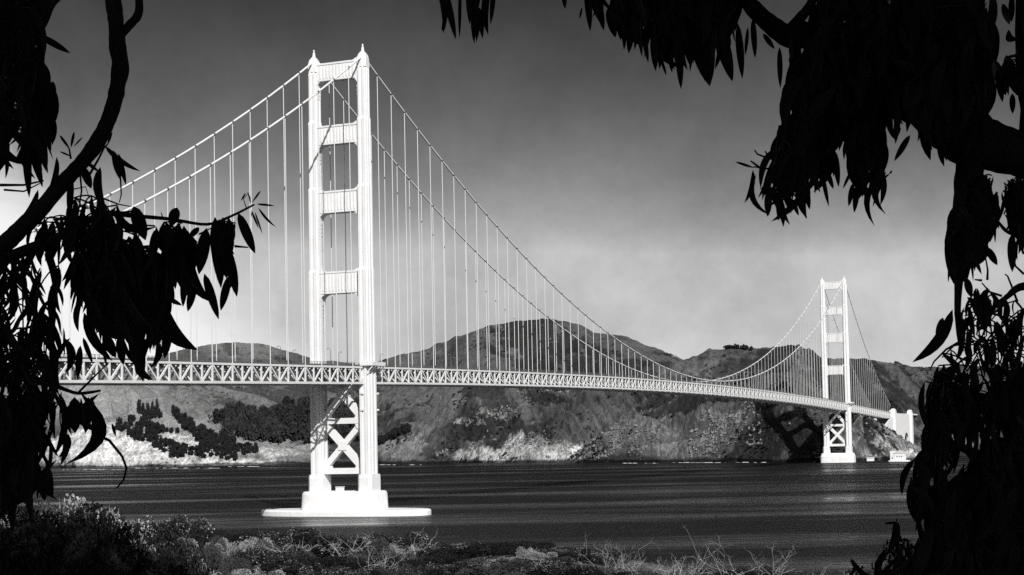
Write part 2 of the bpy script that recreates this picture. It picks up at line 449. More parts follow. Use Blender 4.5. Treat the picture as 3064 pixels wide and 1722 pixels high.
OCT_F = np.array([(0, 2, 4), (2, 1, 4), (1, 3, 4), (3, 0, 4), (2, 0, 5), (1, 2, 5), (3, 1, 5), (0, 3, 5)])
def speckle(name, label, cat, n, attr, lo, hi, m, size, tall, seed):
    """small scrub clumps or rock outcrops set over the slopes where the ground carries them"""
    r = np.random.default_rng(seed); V, F, k = [], [], 0
    tot = sum(len(c) for c, q in TERRAINS)
    for (co, q), o in zip(TERRAINS, HILLS):
        if o.name in ('far_hill', 'grassy_bluff'): continue
        a = np.empty(len(co), np.float32); o.data.attributes[attr].data.foreach_get('value', a)
        px, py = project(co[:, 0], co[:, 1], co[:, 2])
        cl = fbm(co[:, 0] / 45.0 + seed, co[:, 1] / 45.0, 4)
        ok = np.where((a >= lo) & (a <= hi) & (co[:, 2] > 5) & (cl > 0.46) & (px > 150) & (px < 2350) & (py > 800))[0]
        if len(ok) == 0: continue
        take = r.choice(ok, min(len(ok), int(n * len(ok) / tot * 3.2)), replace=False)
        for i in take:
            s_ = size * r.uniform(0.4, 1.3) ** 1.3
            v = np.array([(1, 0, 0), (-1, 0, 0), (0, 1, 0), (0, -1, 0), (0, 0, 1), (0, 0, -0.6)]) * r.uniform(0.6, 1.25, (6, 1)) * s_
            v[:, 2] *= tall; v[:, :2] += r.normal(0, 0.25, (6, 2)) * s_
            V.append(v + co[i]); F.append(OCT_F + k); k += 6
    me = bpy.data.meshes.new(name); me.from_pydata(np.concatenate(V).tolist(), [], np.concatenate(F).tolist()); me.materials.append(m)
    return tag(link(name, me), label, cat, kind='stuff')
speckle('hillside_scrub', 'dark low scrub dotted over the far headland slopes', 'scrub', 9000, 'spine', 0.0, 0.62, M['conifer'], 2.9, 0.8, 5)
speckle('rock_outcrops', 'small pale rock outcrops scattered over the far cliffs', 'rocks', 14000, 'rock', 0.26, 2.0, M['outcrop'], 1.9, 1.5, 6)
_allv, _allf, _o = [], [], 0
for co, q in TERRAINS:
    _allv.append(co); _allf.append(q + _o); _o += len(co)
BVH = BVHTree.FromPolygons(np.concatenate(_allv).tolist(), np.concatenate(_allf).tolist())
def on_hill(x, y):
    d = ray(x, y).normalized()
    h = BVH.ray_cast(EYE, d, 9000)
    return h[0]

# ------------------------------------------------------------------ water
SEA = 1.2
def water_material():
    m = bpy.data.materials.new('strait_water')
    m.use_nodes = True
    t = m.node_tree; L = t.links
    b = t.nodes['Principled BSDF']
    b.inputs['Base Color'].default_value = (0.012, 0.012, 0.012, 1)
    b.inputs['IOR'].default_value = 1.33
    tcn = t.nodes.new('ShaderNodeTexCoord')
    def noise(sc, scale, detail, rough=0.55):
        mp_ = t.nodes.new('ShaderNodeMapping'); mp_.inputs['Scale'].default_value = sc
        L.new(tcn.outputs['Object'], mp_.inputs[0])
        n = t.nodes.new('ShaderNodeTexNoise'); n.inputs['Scale'].default_value = scale; n.inputs['Detail'].default_value = detail; n.inputs['Roughness'].default_value = rough
        L.new(mp_.outputs[0], n.inputs['Vector']); return n.outputs[0]
    big = noise((0.20, 1.0, 1), 0.009, 7, 0.62)            # currents and wind streaks
    chop = noise((0.75, 1.0, 1), 0.20, 5, 0.6)
    swell = noise((0.42, 1.0, 1), 0.065, 3)
    r = t.nodes.new('ShaderNodeMapRange'); r.inputs[1].default_value = 0.46; r.inputs[2].default_value = 0.64; r.inputs[3].default_value = 1.0; r.inputs[4].default_value = 0.15
    L.new(big, r.inputs[0])
    b1 = t.nodes.new('ShaderNodeBump'); b1.inputs['Distance'].default_value = 6.0
    L.new(r.outputs[0], b1.inputs['Strength']); L.new(chop, b1.inputs['Height'])
    b2 = t.nodes.new('ShaderNodeBump'); b2.inputs['Distance'].default_value = 6.0; b2.inputs['Strength'].default_value = 0.8
    L.new(swell, b2.inputs['Height']); L.new(b1.outputs[0], b2.inputs['Normal'])
    L.new(b2.outputs[0], b.inputs['Normal'])
    rr_ = t.nodes.new('ShaderNodeMapRange'); rr_.inputs[1].default_value = 0.46; rr_.inputs[2].default_value = 0.64; rr_.inputs[3].default_value = 0.45; rr_.inputs[4].default_value = 0.12
    L.new(big, rr_.inputs[0]); L.new(rr_.outputs[0], b.inputs['Roughness'])
    sp_ = t.nodes.new('ShaderNodeMapRange'); sp_.inputs[1].default_value = 0.46; sp_.inputs[2].default_value = 0.66; sp_.inputs[3].default_value = 0.11; sp_.inputs[4].default_value = 0.40
    L.new(big, sp_.inputs[0]); L.new(sp_.outputs[0], b.inputs['Specular IOR Level'])
    return m
wm = MB()
xs_ = [-9000, -3000, -1200, -400, 0, 400, 1200, 3000, 9000]
ys_ = [-3000, 60, 300, 700, 1200, 2000, 3500, 9000]
for y in ys_:
    for x in xs_:
        wm.v.append((x, y, 0))
for j in range(len(ys_) - 1):
    for i in range(len(xs_) - 1):
        a = j * len(xs_) + i
        wm.f.append((a, a + 1, a + 1 + len(xs_), a + len(xs_)))
wo = wm.build('water', water_material())
wo.location.z = SEA
wo['kind'] = 'structure'

def surf(x0, x1, y):
    """a low broken line of surf where the swell meets the shore"""
    b = MB(); pts = []; x = x0
    while x < x1:
        d = ray(x, y); tt = (SEA - EYE.z) / d.z
        p = EYE + d * tt
        pts.append((p, random.uniform(0.15, 1.0)))
        x += 5
    rings = []
    for p, h in pts:
        h = max(0.12, h * 1.5 - 0.35)
        rings.append([(p.x, p.y - 5 - random.random() * 4, SEA - 0.3), (p.x, p.y - 1.0, SEA - 0.2 + h * 0.75), (p.x, p.y + 5, SEA - 0.2 + h * 0.5), (p.x, p.y + 9, SEA - 0.4)])
    b.loft(rings, True)
    return b
fb = MB()
for a in ((150, 330, 1182), (340, 560, 1178.5), (575, 660, 1174.5), (955, 1000, 1170), (1030, 1062, 1170), (1560, 1660, 1166), (1690, 1830, 1164.5), (1845, 1935, 1164), (2030, 2062, 1163.5), (2155, 2180, 1162)):
    k = len(fb.v); s_ = surf(*a); fb.v += s_.v; fb.f += [tuple(i + k for i in f) for f in s_.f]
tag(fb.build('surf_foam', M['foam']), 'thin white line of surf along the far shore', 'surf', kind='stuff')

# ------------------------------------------------------------------ the bridge
BR = thing('suspension_bridge', 'long white suspension bridge with two tall towers spanning the strait', 'bridge', (-84.1068, 780.588, 0), -TH)
SPAN, SIDE = 1280.0, 343.0
def zbot(n):
    if 0 <= n <= SPAN: return 73.2 - 1.85e-5 * (n - 640) ** 2
    a = 73.2 - 1.85e-5 * 640 ** 2
    return a + 0.0237 * n if n < 0 else a - 0.0237 * (n - SPAN)
def zcab(n):
    if 0 <= n <= SPAN: return 84.5 + 143.0 * ((n - 640) / 640) ** 2
    x = (-n if n < 0 else n - SPAN) / SIDE
    return 227.5 + (73.5 - 227.5) * x - 4 * 14.7 * x * (1 - x)
CE = 13.7
TD = 7.62

def leg_section(w_, l_, z, ce):
    a, b = w_ / 2, l_ / 2
    q = []
    w_, l_ = w_ * 1.12, l_ * 1.14
    a, b = w_ / 2, l_ / 2
    nx, ny, r = 0.17 * w_, 0.15 * l_, 0.5
    # one quarter outline from the middle of the +e face to the middle of the +n face, mirrored round
    quarter = [(a - r, 0.18 * l_ * 0.6), (a, 0.18 * l_ * 0.6), (a, b - 2 * ny), (a - nx * 0.55, b - 2 * ny), (a - nx * 0.55, b - ny), (a - nx * 1.3, b - ny), (a - nx * 1.3, b), (0.12 * w_, b), (0.12 * w_, b - r)]
    pts = quarter + [(-x, y) for x, y in reversed(quarter)] + [(-x, -y) for x, y in quarter] + [(x, -y) for x, y in reversed(quarter)]
    return [(ce + x, y, z) for x, y in pts]
TIERS = [(13.0 + 8.2, 76.0, 6.2, 9.3), (76.0, 122.0, 6.0, 8.7), (122.0, 163.0, 5.75, 7.5), (163.0, 196.5, 5.45, 6.2), (196.5, 221.5, 5.1, 4.9)]
STRUTS = [(216.4, 225.4, 5.1, 3.6), (184.4, 194.0, 5.45, 4.0), (150.3, 161.3, 5.75, 4.4), (110.2, 121.2, 6.0, 4.8)]

def build_tower(n0, label):
    tw = part_empty('tower', BR, (0, n0, 0))
    tw['label'] = label
    for sgn in (1, -1):
        ce = CE * sgn
        b = MB()
        for z0, z1, w_, l_ in TIERS:
            b.loft([leg_section(w_, l_, z0, ce), leg_section(w_, l_, z1 - 1.0, ce), leg_section(w_ - 0.3, l_ - 0.5, z1, ce)])
        b.build('leg', M['paint'], tw)
        p = MB()
        def rr(w2, l2, z, ch):
            a, c2 = w2 / 2, l2 / 2
            return [(ce + x, y, z) for x, y in ((a, -c2 + ch), (a, c2 - ch), (a - ch, c2), (-a + ch, c2), (-a, c2 - ch), (-a, -c2 + ch), (-a + ch, -c2), (a - ch, -c2))]
        p.loft([rr(7.6, 11.6, 13.0, 1.3), rr(7.6, 11.6, 19.4, 1.3), rr(7.2, 10.8, 21.19, 1.0)])
        p.build('plinth', M['paint'], tw)
        h = MB()
        h.loft([rr(5.2, 5.0, 221.5, 0.5), rr(5.0, 4.7, 225.6, 0.5), rr(4.2, 4.0, 227.6, 0.5), rr(2.0, 2.4, 229.2, 0.3)])
        hs = h.build('saddle_housing', M['paint'], tw)
        fz = MB()
        fz.loft([rr(1.5, 1.7, 229.2, 0.3), rr(1.0, 1.0, 231.6, 0.25), rr(0.9, 0.9, 231.9, 0.2)])
        fz.tube([(ce, 0, 231.9), (ce, 0, 232.4), (ce, 0, 233.0), (ce, 0, 233.3)], [0.25, 0.42, 0.42, 0.1], 8)
        fz.build('beacon', M['paint'], tw)
    for k, (zb, zt, w_, th) in enumerate(STRUTS):
        hw = CE - w_ / 2 + 0.15
        rad = 3.1 + 0.35 * k
        pts = []
        for i in range(9):                                   # lower haunches, rounded
            a = math.pi / 2 * i / 8
            pts.append((-hw + rad - rad * math.cos(a), zb - rad + rad * math.sin(a)))
        for i in range(9):
            a = math.pi / 2 * (1 - i / 8)
            pts.append((hw - rad + rad * math.cos(a), zb - rad + rad * math.sin(a)))
        up = [(hw, zt + 1.3), (hw - 0.9, zt + 0.9), (hw - 1.9, zt + 0.3), (hw - 2.6, zt)]
        pts += up + [(-x, z) for x, z in reversed(up)]
        b = MB()
        b.loft([[(x, -th / 2, z) for x, z in pts], [(x, th / 2, z) for x, z in pts]])
        for side in (-1, 1):
            y = side * (th / 2 + 0.17)
            b.box((0, y, zt - 0.45), (2 * hw, 0.34, 0.9))
            b.box((0, y, zb + 0.55), (2 * hw - 2.0, 0.34, 1.0))
            nr = 11
            for i in range(nr):                              # upright flutes on the strut's face
                x = (i - (nr - 1) / 2) * (2 * hw - 2.4) / nr
                b.box((x, y - side * 0.02, (zb + 1.15 + zt - 1.1) / 2), (0.85, 0.30, (zt - 1.1) - (zb + 1.15) - 0.3))
                b.box((x, y + side * 0.12, (zb + 1.15 + zt - 1.1) / 2 - 0.2), (0.45, 0.16, (zt - 1.1) - (zb + 1.15) - 1.6))
        b.build('strut', M['paint'], tw)
        for s in (-1, 1):                                    # stepped corbels on the inner leg faces under each strut
            cb = MB()
            for i in range(3 + k // 2):
                cb.box((s * (hw - 0.15), 0, zb - rad - 1.0 - i * 1.9), (0.42 - 0.07 * i, th * 0.9, 1.2))
            cb.build('corbel', M['paint'], tw)
    hw = CE - 6.2 / 2 + 0.3
    for nm, z0, z1, t_ in (('lower_strut', 21.4, 24.3, 4.6), ('middle_strut', 46.0, 48.8, 4.2)):
        MB().box((0, 0, (z0 + z1) / 2), (2 * hw, t_, z1 - z0)).build(nm, M['paint'], tw)
    for z0, z1 in ((24.0, 46.6), (48.4, 73.0)):
        for i, s in enumerate((-1, 1)):
            t_ = 3.4 - 0.5 * i
            MB().beam((-s * hw, 0, z0), (s * hw, 0, z1), t_, 2.7).build('cross_brace', M['paint'], tw)
        MB().box((0, 0, (z0 + z1) / 2), (4.6, 3.6, 4.6)).build('gusset', M['paint'], tw)
        for s in (-1, 1):
            for zz, d in ((z0, 1), (z1, -1)):
                g = MB()
                tri = [(s * hw, zz - d * 0.5), (s * (hw - 4.0), zz - d * 0.2), (s * (hw - 3.0), zz + d * 2.5), (s * hw, zz + d * 5.0)]
                g.loft([[(x, -1.9, z) for x, z in tri], [(x, 1.9, z) for x, z in tri]])
                g.build('gusset', M['paint'], tw)
    # walkway platforms that carry the sidewalk round the outside of each leg
    zt = zbot(n0) + TD + 0.9
    for s in (-1, 1):
        ce = s * CE
        b = MB()
        b.box((ce + s * 1.6, 0, zt), (9.6, 13.6, 0.5))
        for y in (-6.8, 6.8):
            b.box((ce + s * 1.6, y, zt + 0.95), (9.6, 0.12, 1.3))
        b.box((ce + s * 6.4, 0, zt + 0.95), (0.12, 13.6, 1.3))
        for y in (-6.0, -3.0, 0, 3.0, 6.0):
            b.beam((ce + s * 3.2, y, zt - 3.2), (ce + s * 6.2, y, zt - 0.3), 0.5, 0.35)
        b.build('walkway_platform', M['paint'], tw)
        for zz in (60.5, 52.5):
            MB().box((ce + s * 2.0, 5.2, zz), (2.2, 1.3, 0.9)).build('maintenance_bracket', M['paint'], tw)
            MB().box((ce - s * 0.5, -5.2, zz), (1.6, 1.2, 0.9)).build('maintenance_bracket', M['paint'], tw)
    return tw
build_tower(0.0, 'near tower standing on the oval fendered pier')
build_tower(SPAN, 'far tower standing at the foot of the headland')

def stadium(hx, hy, z, n=28, p=2.0):
    return [(hx * abs(math.cos(a)) ** (2 / p) * math.copysign(1, math.cos(a)), hy * abs(math.sin(a)) ** (2 / p) * math.copysign(1, math.sin(a)), z) for a in [2 * math.pi * i / n for i in range(n)]]
pr1 = part_empty('pier', BR)
MB().loft([stadium(21.0, 10.4, 3.0, 44, 5), stadium(20.6, 10.1, 11.6, 44, 5), stadium(20.2, 9.7, 12.6, 44, 5), stadium(19.6, 9.2, 13.0, 44, 5)]).build('pier_block', M['concrete'], pr1)
MB().loft([stadium(45.8, 15.5, -6, 72, 2.3), stadium(45.8, 15.5, 3.4, 72, 2.3), stadium(45.3, 15.0, 4.0, 72, 2.3), stadium(44.5, 14.2, 4.2, 72, 2.3)]).build('fender', M['concrete'], pr1)
hut = MB().box((1.5, -7.5, 14.1), (3.6, 2.2, 2.2)).box((1.5, -7.5, 15.3), (4.0, 2.6, 0.25))
hut.build('pier_hut', M['bldg'], pr1)
pr2 = part_empty('pier', BR, (0, SPAN, 0))
MB().loft([stadium(20.8, 10.6, -5, 44, 7), stadium(20.6, 10.4, 9, 44, 7), stadium(19.4, 9.2, 12.4, 44, 7), stadium(19.0, 8.9, 13.0, 44, 7)]).build('pier_block', M['concrete'], pr2)

# unit beam shared by truss members and suspenders: 1 m long along z
ub = MB().box((0, 0, 0.5), (1, 1, 1)).mesh('unit_beam', M['paint'])
def beam_obj(name, a, b, w_, h_, parent, me=ub):
    a, b = Vector(a), Vector(b)
    d = b - a; L_ = d.length; d = d / L_
    u = Vector((1, 0, 0)); u = (u - d * u.dot(d)).normalized()
    v = d.cross(u)
    m = Matrix(((u.x * h_, v.x * w_, d.x * L_, a.x), (u.y * h_, v.y * w_, d.y * L_, a.y), (u.z * h_, v.z * w_, d.z * L_, a.z), (0, 0, 0, 1)))
    return link(name, me, parent, m)

# main cables with their suspenders
sus_me = MB().tube([(0, 0, 0), (0, 0, 1)], 0.5, 6)
sus_mesh = sus_me.mesh('suspender', M['rope'], True)
band_mesh = MB().tube([(0, -0.7, 0), (0, 0.7, 0)], 0.62, 8).mesh('cable_band', M['rail'])
N_LO, N_HI = -15.24 * 16, SPAN + SIDE
for s in (1, -1):
    b = MB()
    ns = list(np.arange(-SIDE, 0, 12.0)) + list(np.linspace(0, SPAN, 150)) + list(np.arange(SPAN + 12, SPAN + SIDE + 1, 12.0))
    b.tube([(s * CE, n, zcab(n)) for n in ns], 0.47, 10)
    cb = b.build('main_cable', M['paint'], BR, True)
    n = N_LO
    while n < N_HI - 10:
        near = min(abs(n), abs(n - SPAN))
        if near > 8 and zcab(n) - (zbot(n) + TD) > 2.0:
            wsus = 0.42 if n < 500 else 0.33
            beam_obj('suspender', (s * CE, n, zbot(n) + TD), (s * CE, n, zcab(n)), wsus, wsus, cb, sus_mesh)
        n += 15.24
    # the bands that clamp each suspender to the cable, all of one size
    bb = MB()
    n = N_LO
    while n < N_HI - 10:
        if min(abs(n), abs(n - SPAN)) > 8:
            d = (Vector((0, n + 1, zcab(n + 1))) - Vector((0, n, zcab(n)))).normalized()
            c0 = Vector((s * CE, n, zcab(n)))
            bb.tube([c0 - d * 0.6, c0 + d * 0.6], 0.60, 8)
        n += 15.24
    tag(bb.build('cable_bands', M['rail'], cb), kind='stuff')

# stiffening trusses
P_ = TD
def truss_nodes():
    n = -15.24 * 24
    while n <= SPAN + SIDE - 8:
        yield n
        n += 15.24
for s in (1, -1):
    tr = part_empty('stiffening_truss', BR)
    jb = MB()
    for nm, dz, hh in (('top_chord', TD, 0.95), ('bottom_chord', 0.0, 1.05)):
        b = MB()
        ns = list(np.arange(-365.76, SPAN + SIDE + 1, 15.24))
        for a, c2 in zip(ns[:-1], ns[1:]):
            b.beam((s * CE, a, zbot(a) + dz), (s * CE, c2, zbot(c2) + dz), hh, 0.7, Vector((1, 0, 0)))
        b.build(nm, M['paint'], tr)
    for n in truss_nodes():
        m_ = n + 7.62
        e2 = n + 15.24
        mem = [('truss_vertical', (s * CE, n, zbot(n) + 0.3), (s * CE, n, zbot(n) + TD - 0.3), 0.75, 0.55),
               ('truss_vertical', (s * CE, m_, zbot(m_) + 0.3), (s * CE, m_, zbot(m_) + TD - 0.3), 0.7, 0.55),
               ('truss_diagonal', (s * CE, n, zbot(n) + TD - 0.2), (s * CE, m_, zbot(m_) + 0.2), 0.72, 0.5),
               ('truss_diagonal', (s * CE, e2, zbot(e2) + TD - 0.2), (s * CE, m_, zbot(m_) + 0.2), 0.72, 0.5)]
        knee = [('knee_brace', (s * CE, m_, zbot(m_) + TD - 2.4), (s * (CE - 3.4), m_, zbot(m_) + TD - 0.2), 0.5, 0.5),
                ('knee_brace', (s * CE, n, zbot(n) + TD - 2.4), (s * (CE - 3.4), n, zbot(n) + TD - 0.2), 0.5, 0.5)]
        if s == 1 and n > -260:
            for nm, a, c2, w2, h2 in mem:
                beam_obj(nm, a, c2, w2, h2, tr)
            if n < 700:
                for nm, a, c2, w2, h2 in knee:
                    beam_obj(nm, a, c2, w2, h2, tr)
            else:
                for nm, a, c2, w2, h2 in knee: jb.beam(a, c2, w2, h2)
        else:
            for nm, a, c2, w2, h2 in mem + knee:
                jb.beam(a, c2, w2, h2, Vector((1, 0, 0)))
    tag(jb.build('bracing', M['paint'], tr), kind='stuff')

# deck: roadway, floor beams, kerbs, railings
dk = part_empty('deck', BR)
ns = list(np.arange(-365.76, SPAN + SIDE + 1, 30.48))
b1, b2, b3 = MB(), MB(), {1: MB(), -1: MB()}
for a, c2 in zip(ns[:-1], ns[1:]):
    za, zc_ = zbot(a) + TD + 0.55, zbot(c2) + TD + 0.55
    b1.beam((0, a, za), (0, c2, zc_), 0.45, 24.6, Vector((1, 0, 0)))
    for s in (-1, 1):
        b2.beam((s * 11.6, a, za + 0.45), (s * 11.6, c2, zc_ + 0.45), 0.45, 2.8, Vector((1, 0, 0)))
        for hz, t_ in ((0.85, 0.10), (1.25, 0.10), (1.75, 0.18)):
            b3[s].beam((s * 12.9, a, za + hz), (s * 12.9, c2, zc_ + hz), t_, 0.14, Vector((1, 0, 0)))
        k = 0
        while k < 12:
            n = a + k * 2.54; z = zbot(n) + TD + 0.55
            b3[s].box((s * 12.9, n, z + 1.1), (0.12, 0.22, 1.3)); k += 1
b1.build('roadway', M['asphalt'], dk)
b2.build('sidewalk', M['rail'], dk)
for s in (1, -1):
    b3[s].build('railing', M['rail'], dk)
fbj = MB()
for n in np.arange(-259.08, SPAN + SIDE - 8, 7.62):
    z = zbot(n) + TD - 0.35
    q = [((-CE, n, z), (CE, n, z), 0.9, 0.4)]
    q += [((-CE, n, zbot(n) + 0.5), (-CE + 6, n, z - 0.4), 0.4, 0.35), ((CE, n, zbot(n) + 0.5), (CE - 6, n, z - 0.4), 0.4, 0.35)]
    if n < 500:
        beam_obj('floor_beam', *q[0], dk)
        for a in q[1:]: fbj.beam(*a)
    else:
        for a in q: fbj.beam(*a)
for n in np.arange(-259.08, SPAN + SIDE - 20, 15.24):         # lateral system under the floor
    fbj.beam((-CE, n, zbot(n) - 0.1), (CE, n, zbot(n) - 0.1), 0.5, 0.4)
    fbj.beam((-CE, n, zbot(n)), (CE, n + 15.24, zbot(n + 15.24)), 0.4, 0.4)
tag(fbj.build('floor_bracing', M['paint'], dk), kind='stuff')

# north pylons and anchorage housing
ah = part_empty('anchorage_housing', BR)
nA, nB = SPAN + SIDE + 8, SPAN + SIDE + 185
ztop = zbot(nA) + TD + 1.2
def wallpoly():
    # side wall with its base running down the slope and an arched opening near its far end
    zt = ztop - 1.0
    base = [(nA - 100, 42), (nA - 70, 30), (nA + 78, 10), (nA + 100, 6)]
    arch = [(nA + 100, 26)] + [(nA + 118 - 18 * math.cos(a), 26 + 11 * math.sin(a)) for a in [math.pi * i / 10 for i in range(1, 10)]] + [(nA + 136, 26), (nA + 136, 0)]
    return [(nA + 6, zt), (nA + 6, 63)] + base + arch + [(nB, 0), (nB, zt)]
poly = wallpoly()
for s in (1, -1):
    b = MB()
    k = len(b.v)
    e0, e1 = s * 15.2, s * 12.6
    b.loft([[(e0, y, z) for y, z in poly], [(e1, y, z) for y, z in poly]])
    b.build('side_wall', M['concrete'], ah)
    for n in (nA, nB - 16):
        p = MB()
        p.box((s * 14.2, n + 4, 34), (7.4, 15, 2 * (ztop + 0.5 - 34)))
        p.box((s * 14.2, n + 4, ztop + 2.0), (6.4, 13, 3.0))
        p.loft([[(s * 14.2 + x, n + 4 + y, ztop + 3.5) for x, y in ((-2.7, -5.4), (2.7, -5.4), (2.7, 5.4), (-2.7, 5.4))],
                [(s * 14.2 + x, n + 4 + y, ztop + 5.4) for x, y in ((-1.9, -3.6), (1.9, -3.6), (1.9, 3.6), (-1.9, 3.6))]])
        p.build('pylon', M['concrete'], ah)
    wv = MB()
    for z in (20, 30, 38, 50):
        wv.box((s * 17.95, nB - 12 + 9.3, z), (0.12, 2.2, 4.5))
    wv.build('slot_window', M['glass'], ah)
MB().box((0, nB + 45, ztop - 1.2), (25, 95, 2.0)).build('approach_deck', M['concrete'], ah)
MB().box((0, (nA + nB) / 2, ztop - 1.6), (25, nB - nA, 0.8)).build('approach_deck', M['concrete'], ah)

def bridge_pt(e, n, z):
    return Vector((-84.1068, 780.588, 0)) + east * e + north * n + Vector((0, 0, z))

# roadway lamps: curved-arm standards on both kerbs
lp = thing('street_lamp', 'slender curved-arm lamp standard along the bridge railing', 'lamp', group='curved-arm lamps along the bridge deck')
lm = MB()
lm.tube([(0, 0, 0), (0, 0, 6.3), (0.05, 0, 7.1), (0.35, 0, 7.65), (0.9, 0, 7.9), (1.6, 0, 7.8)], [0.16, 0.12, 0.11, 0.1, 0.1, 0.09], 6)
lm.box((0, 0, 0.25), (0.5, 0.5, 0.5))
lm.build('post', M['lamp'], lp)
MB().loft([[(1.5 + 0.34 * math.cos(a), 0.34 * math.sin(a), 7.45) for a in [i * math.pi / 4 for i in range(8)]], [(1.6 + 0.12 * math.cos(a), 0.12 * math.sin(a), 7.9) for a in [i * math.pi / 4 for i in range(8)]]]).build('lamp_head', M['lamp'], lp)
first = True
for e in (10.2, -10.2):
    for n in [-168 + 45.72 * i for i in range(0, 24)]:
        if abs(n) < 6: continue
        o = lp if first else copy_tree(lp)
        first = False
        o.location = bridge_pt(e, n, zbot(n) + TD + 0.99)
        o.rotation_euler = (0, 0, -TH + (math.pi if e > 0 else 0))

# cars on the roadway
def make_car(label):
    t = thing('parked_car', label, 'car')
    t.name = 'car'
    prof = [(-2.3, 0.35), (-2.35, 0.75), (-2.1, 1.0), (-1.5, 1.08), (-0.95, 1.55), (0.5, 1.6), (1.05, 1.1), (2.1, 1.0), (2.35, 0.8), (2.35, 0.35)]
    MB().loft([[(-0.85, y, z) for y, z in prof], [(0.85, y, z) for y, z in prof]]).build('body', M['carpaint'], t)
    for s in (-1, 1):
        MB().loft([[(s * 0.86, y, z) for y, z in ((-1.2, 1.12), (-0.8, 1.46), (0.4, 1.5), (0.85, 1.12))], [(s * 0.875, y, z) for y, z in ((-1.2, 1.12), (-0.8, 1.46), (0.4, 1.5), (0.85, 1.12))]]).build('side_window', M['glass'], t)
        for y in (-1.45, 1.4):
            MB().tube([(s * 0.72, y, 0.34), (s * 0.9, y, 0.34)], 0.34, 10).build('wheel', M['tyre'], t)
    return t
cars = [(-92, 'dark sedan on the bridge deck by the rail, well short of the near tower'), (-70, 'dark sedan on the bridge deck, following close to the near tower'),
        (88, 'dark sedan on the bridge deck just past the near tower'), (112, 'second dark sedan on the deck past the near tower'),
        (356, 'small dark car on the deck a quarter way across the main span'), (378, 'small dark car ahead of another on the main span')]
for n, lb in cars:
    c = make_car(lb)
    c.location = bridge_pt(8.4, n, zbot(n) + TD + 0.79)
    c.rotation_euler = (0, 0, -TH)

# ------------------------------------------------------------------ fog-signal station on the point
d = ray(2262, 1160); pf = EYE + d * ((1.5 - EYE.z) / d.z)
pf = Vector((pf.x * 0.985, pf.y * 0.985, 0))
st = thing('fog_station', 'white fog signal building at the waterline below the headland point', 'building', pf, -0.5)
MB().loft([stadium(13, 8, -3, 24, 6), stadium(12.4, 7.6, 2.4, 24, 6), stadium(12.0, 7.2, 2.8, 24, 6)]).build('sea_wall', M['concrete'], st)
MB().box((1.0, 0, 7.2), (13, 8, 8.8)).build('wall', M['bldg'], st)
r = MB(); r.loft([[(1 + x, -4.6, 11.6 + z) for x, z in ((-7.2, 0), (7.2, 0), (0, 3.2))], [(1 + x, 4.6, 11.6 + z) for x, z in ((-7.2, 0), (7.2, 0), (0, 3.2))]])
r.build('roof', M['roofm'], st)
MB().box((-7.4, -1, 8.2), (5.0, 6, 12.4)).build('tower_block', M['bldg'], st)
for x in (-1.5, 1.2, 4.0):
    MB().box((x, -4.05, 7.4), (1.0, 0.12, 1.6)).build('window', M['glass'], st)
MB().box((-7.4, -4.05, 5.4), (1.2, 0.12, 2.4)).build('door', M['glass'], st)
for k, (x, y, L_) in enumerate(((2208, 1156, 16), (2190, 1158, 9))):
    d = ray(x, y); q = EYE + d * ((2.0 - EYE.z) / d.z); q = q * 0.99
    sh = thing('shore_shed', ['long low white shed on the shore between the far pier and the fog station', 'small low white shed on the shore nearest the far pier'][k], 'shed', (q.x, q.y, 0.0), -0.3)
    MB().box((0, 0, 2.2), (L_, 5, 5.0)).build('wall', M['bldg'], sh)
    MB().loft([[(x2, -2.9, 4.7 + z) for x2, z in ((-L_ / 2 - 0.4, 0), (L_ / 2 + 0.4, 0), (L_ / 2 + 0.4, 0.3), (-L_ / 2 - 0.4, 0.3))], [(x2, 2.9, 4.7 + z) for x2, z in ((-L_ / 2 - 0.4, 0.8), (L_ / 2 + 0.4, 0.8), (L_ / 2 + 0.4, 1.2), (-L_ / 2 - 0.4, 1.2))]]).build('roof', M['roofm'], sh)
# dark boulders at the foot of the point
for i, (x, y, s_) in enumerate(((2222, 1157, 9), (2232, 1158, 7), (2284, 1158, 8), (2300, 1157, 9), (2318, 1156, 8), (1530, 1160, 6), (2052, 1160, 7), (2045, 1158, 9))):
    d = ray(x, y); q = EYE + d * ((0.5 - EYE.z) / d.z)
    b = MB(); nn = 9
    rings = []
    for j in range(5):
        h = j / 4.0; rr_ = s_ * (math.cos(h * 1.35)) * 0.9
        rings.append([(rr_ * math.cos(2 * math.pi * i2 / nn) * random.uniform(0.75, 1.2), rr_ * math.sin(2 * math.pi * i2 / nn) * random.uniform(0.7, 1.1), -2 + h * s_ * 1.0 * random.uniform(0.85, 1.1)) for i2 in range(nn)])
    b.loft(rings)
    o = b.build('boulder', M['rock']); o.location = (q.x, q.y, 0)
    tag(o, 'dark sea boulder at the waterline under the headland', 'rock', 'dark boulders along the far waterline')

# track cut across the hill below the trees
rp = []
for i in range(40):
    x = 1690 + i * 4.2; y = 899 - 4 * math.sin(i / 39 * 2.4)
    h = on_hill(x, y)
    if h is not None and (not rp or abs(h.y - rp[-1].y) < 60): rp.append(h)
rb = MB()
rb.loft([[(p.x, p.y - 3, p.z - 0.6), (p.x, p.y - 3, p.z + 0.9), (p.x, p.y + 1.5, p.z + 1.2), (p.x, p.y + 2.5, p.z + 3.6 + 0.8 * math.sin(i * 1.7)), (p.x, p.y + 6, p.z + 3.0)] for i, p in enumerate(rp)])
tag(rb.build('road', mat('pale_road_cut', 0.16, 0.95, 0.05, (0.1, 5, 0.5))), kind='structure')

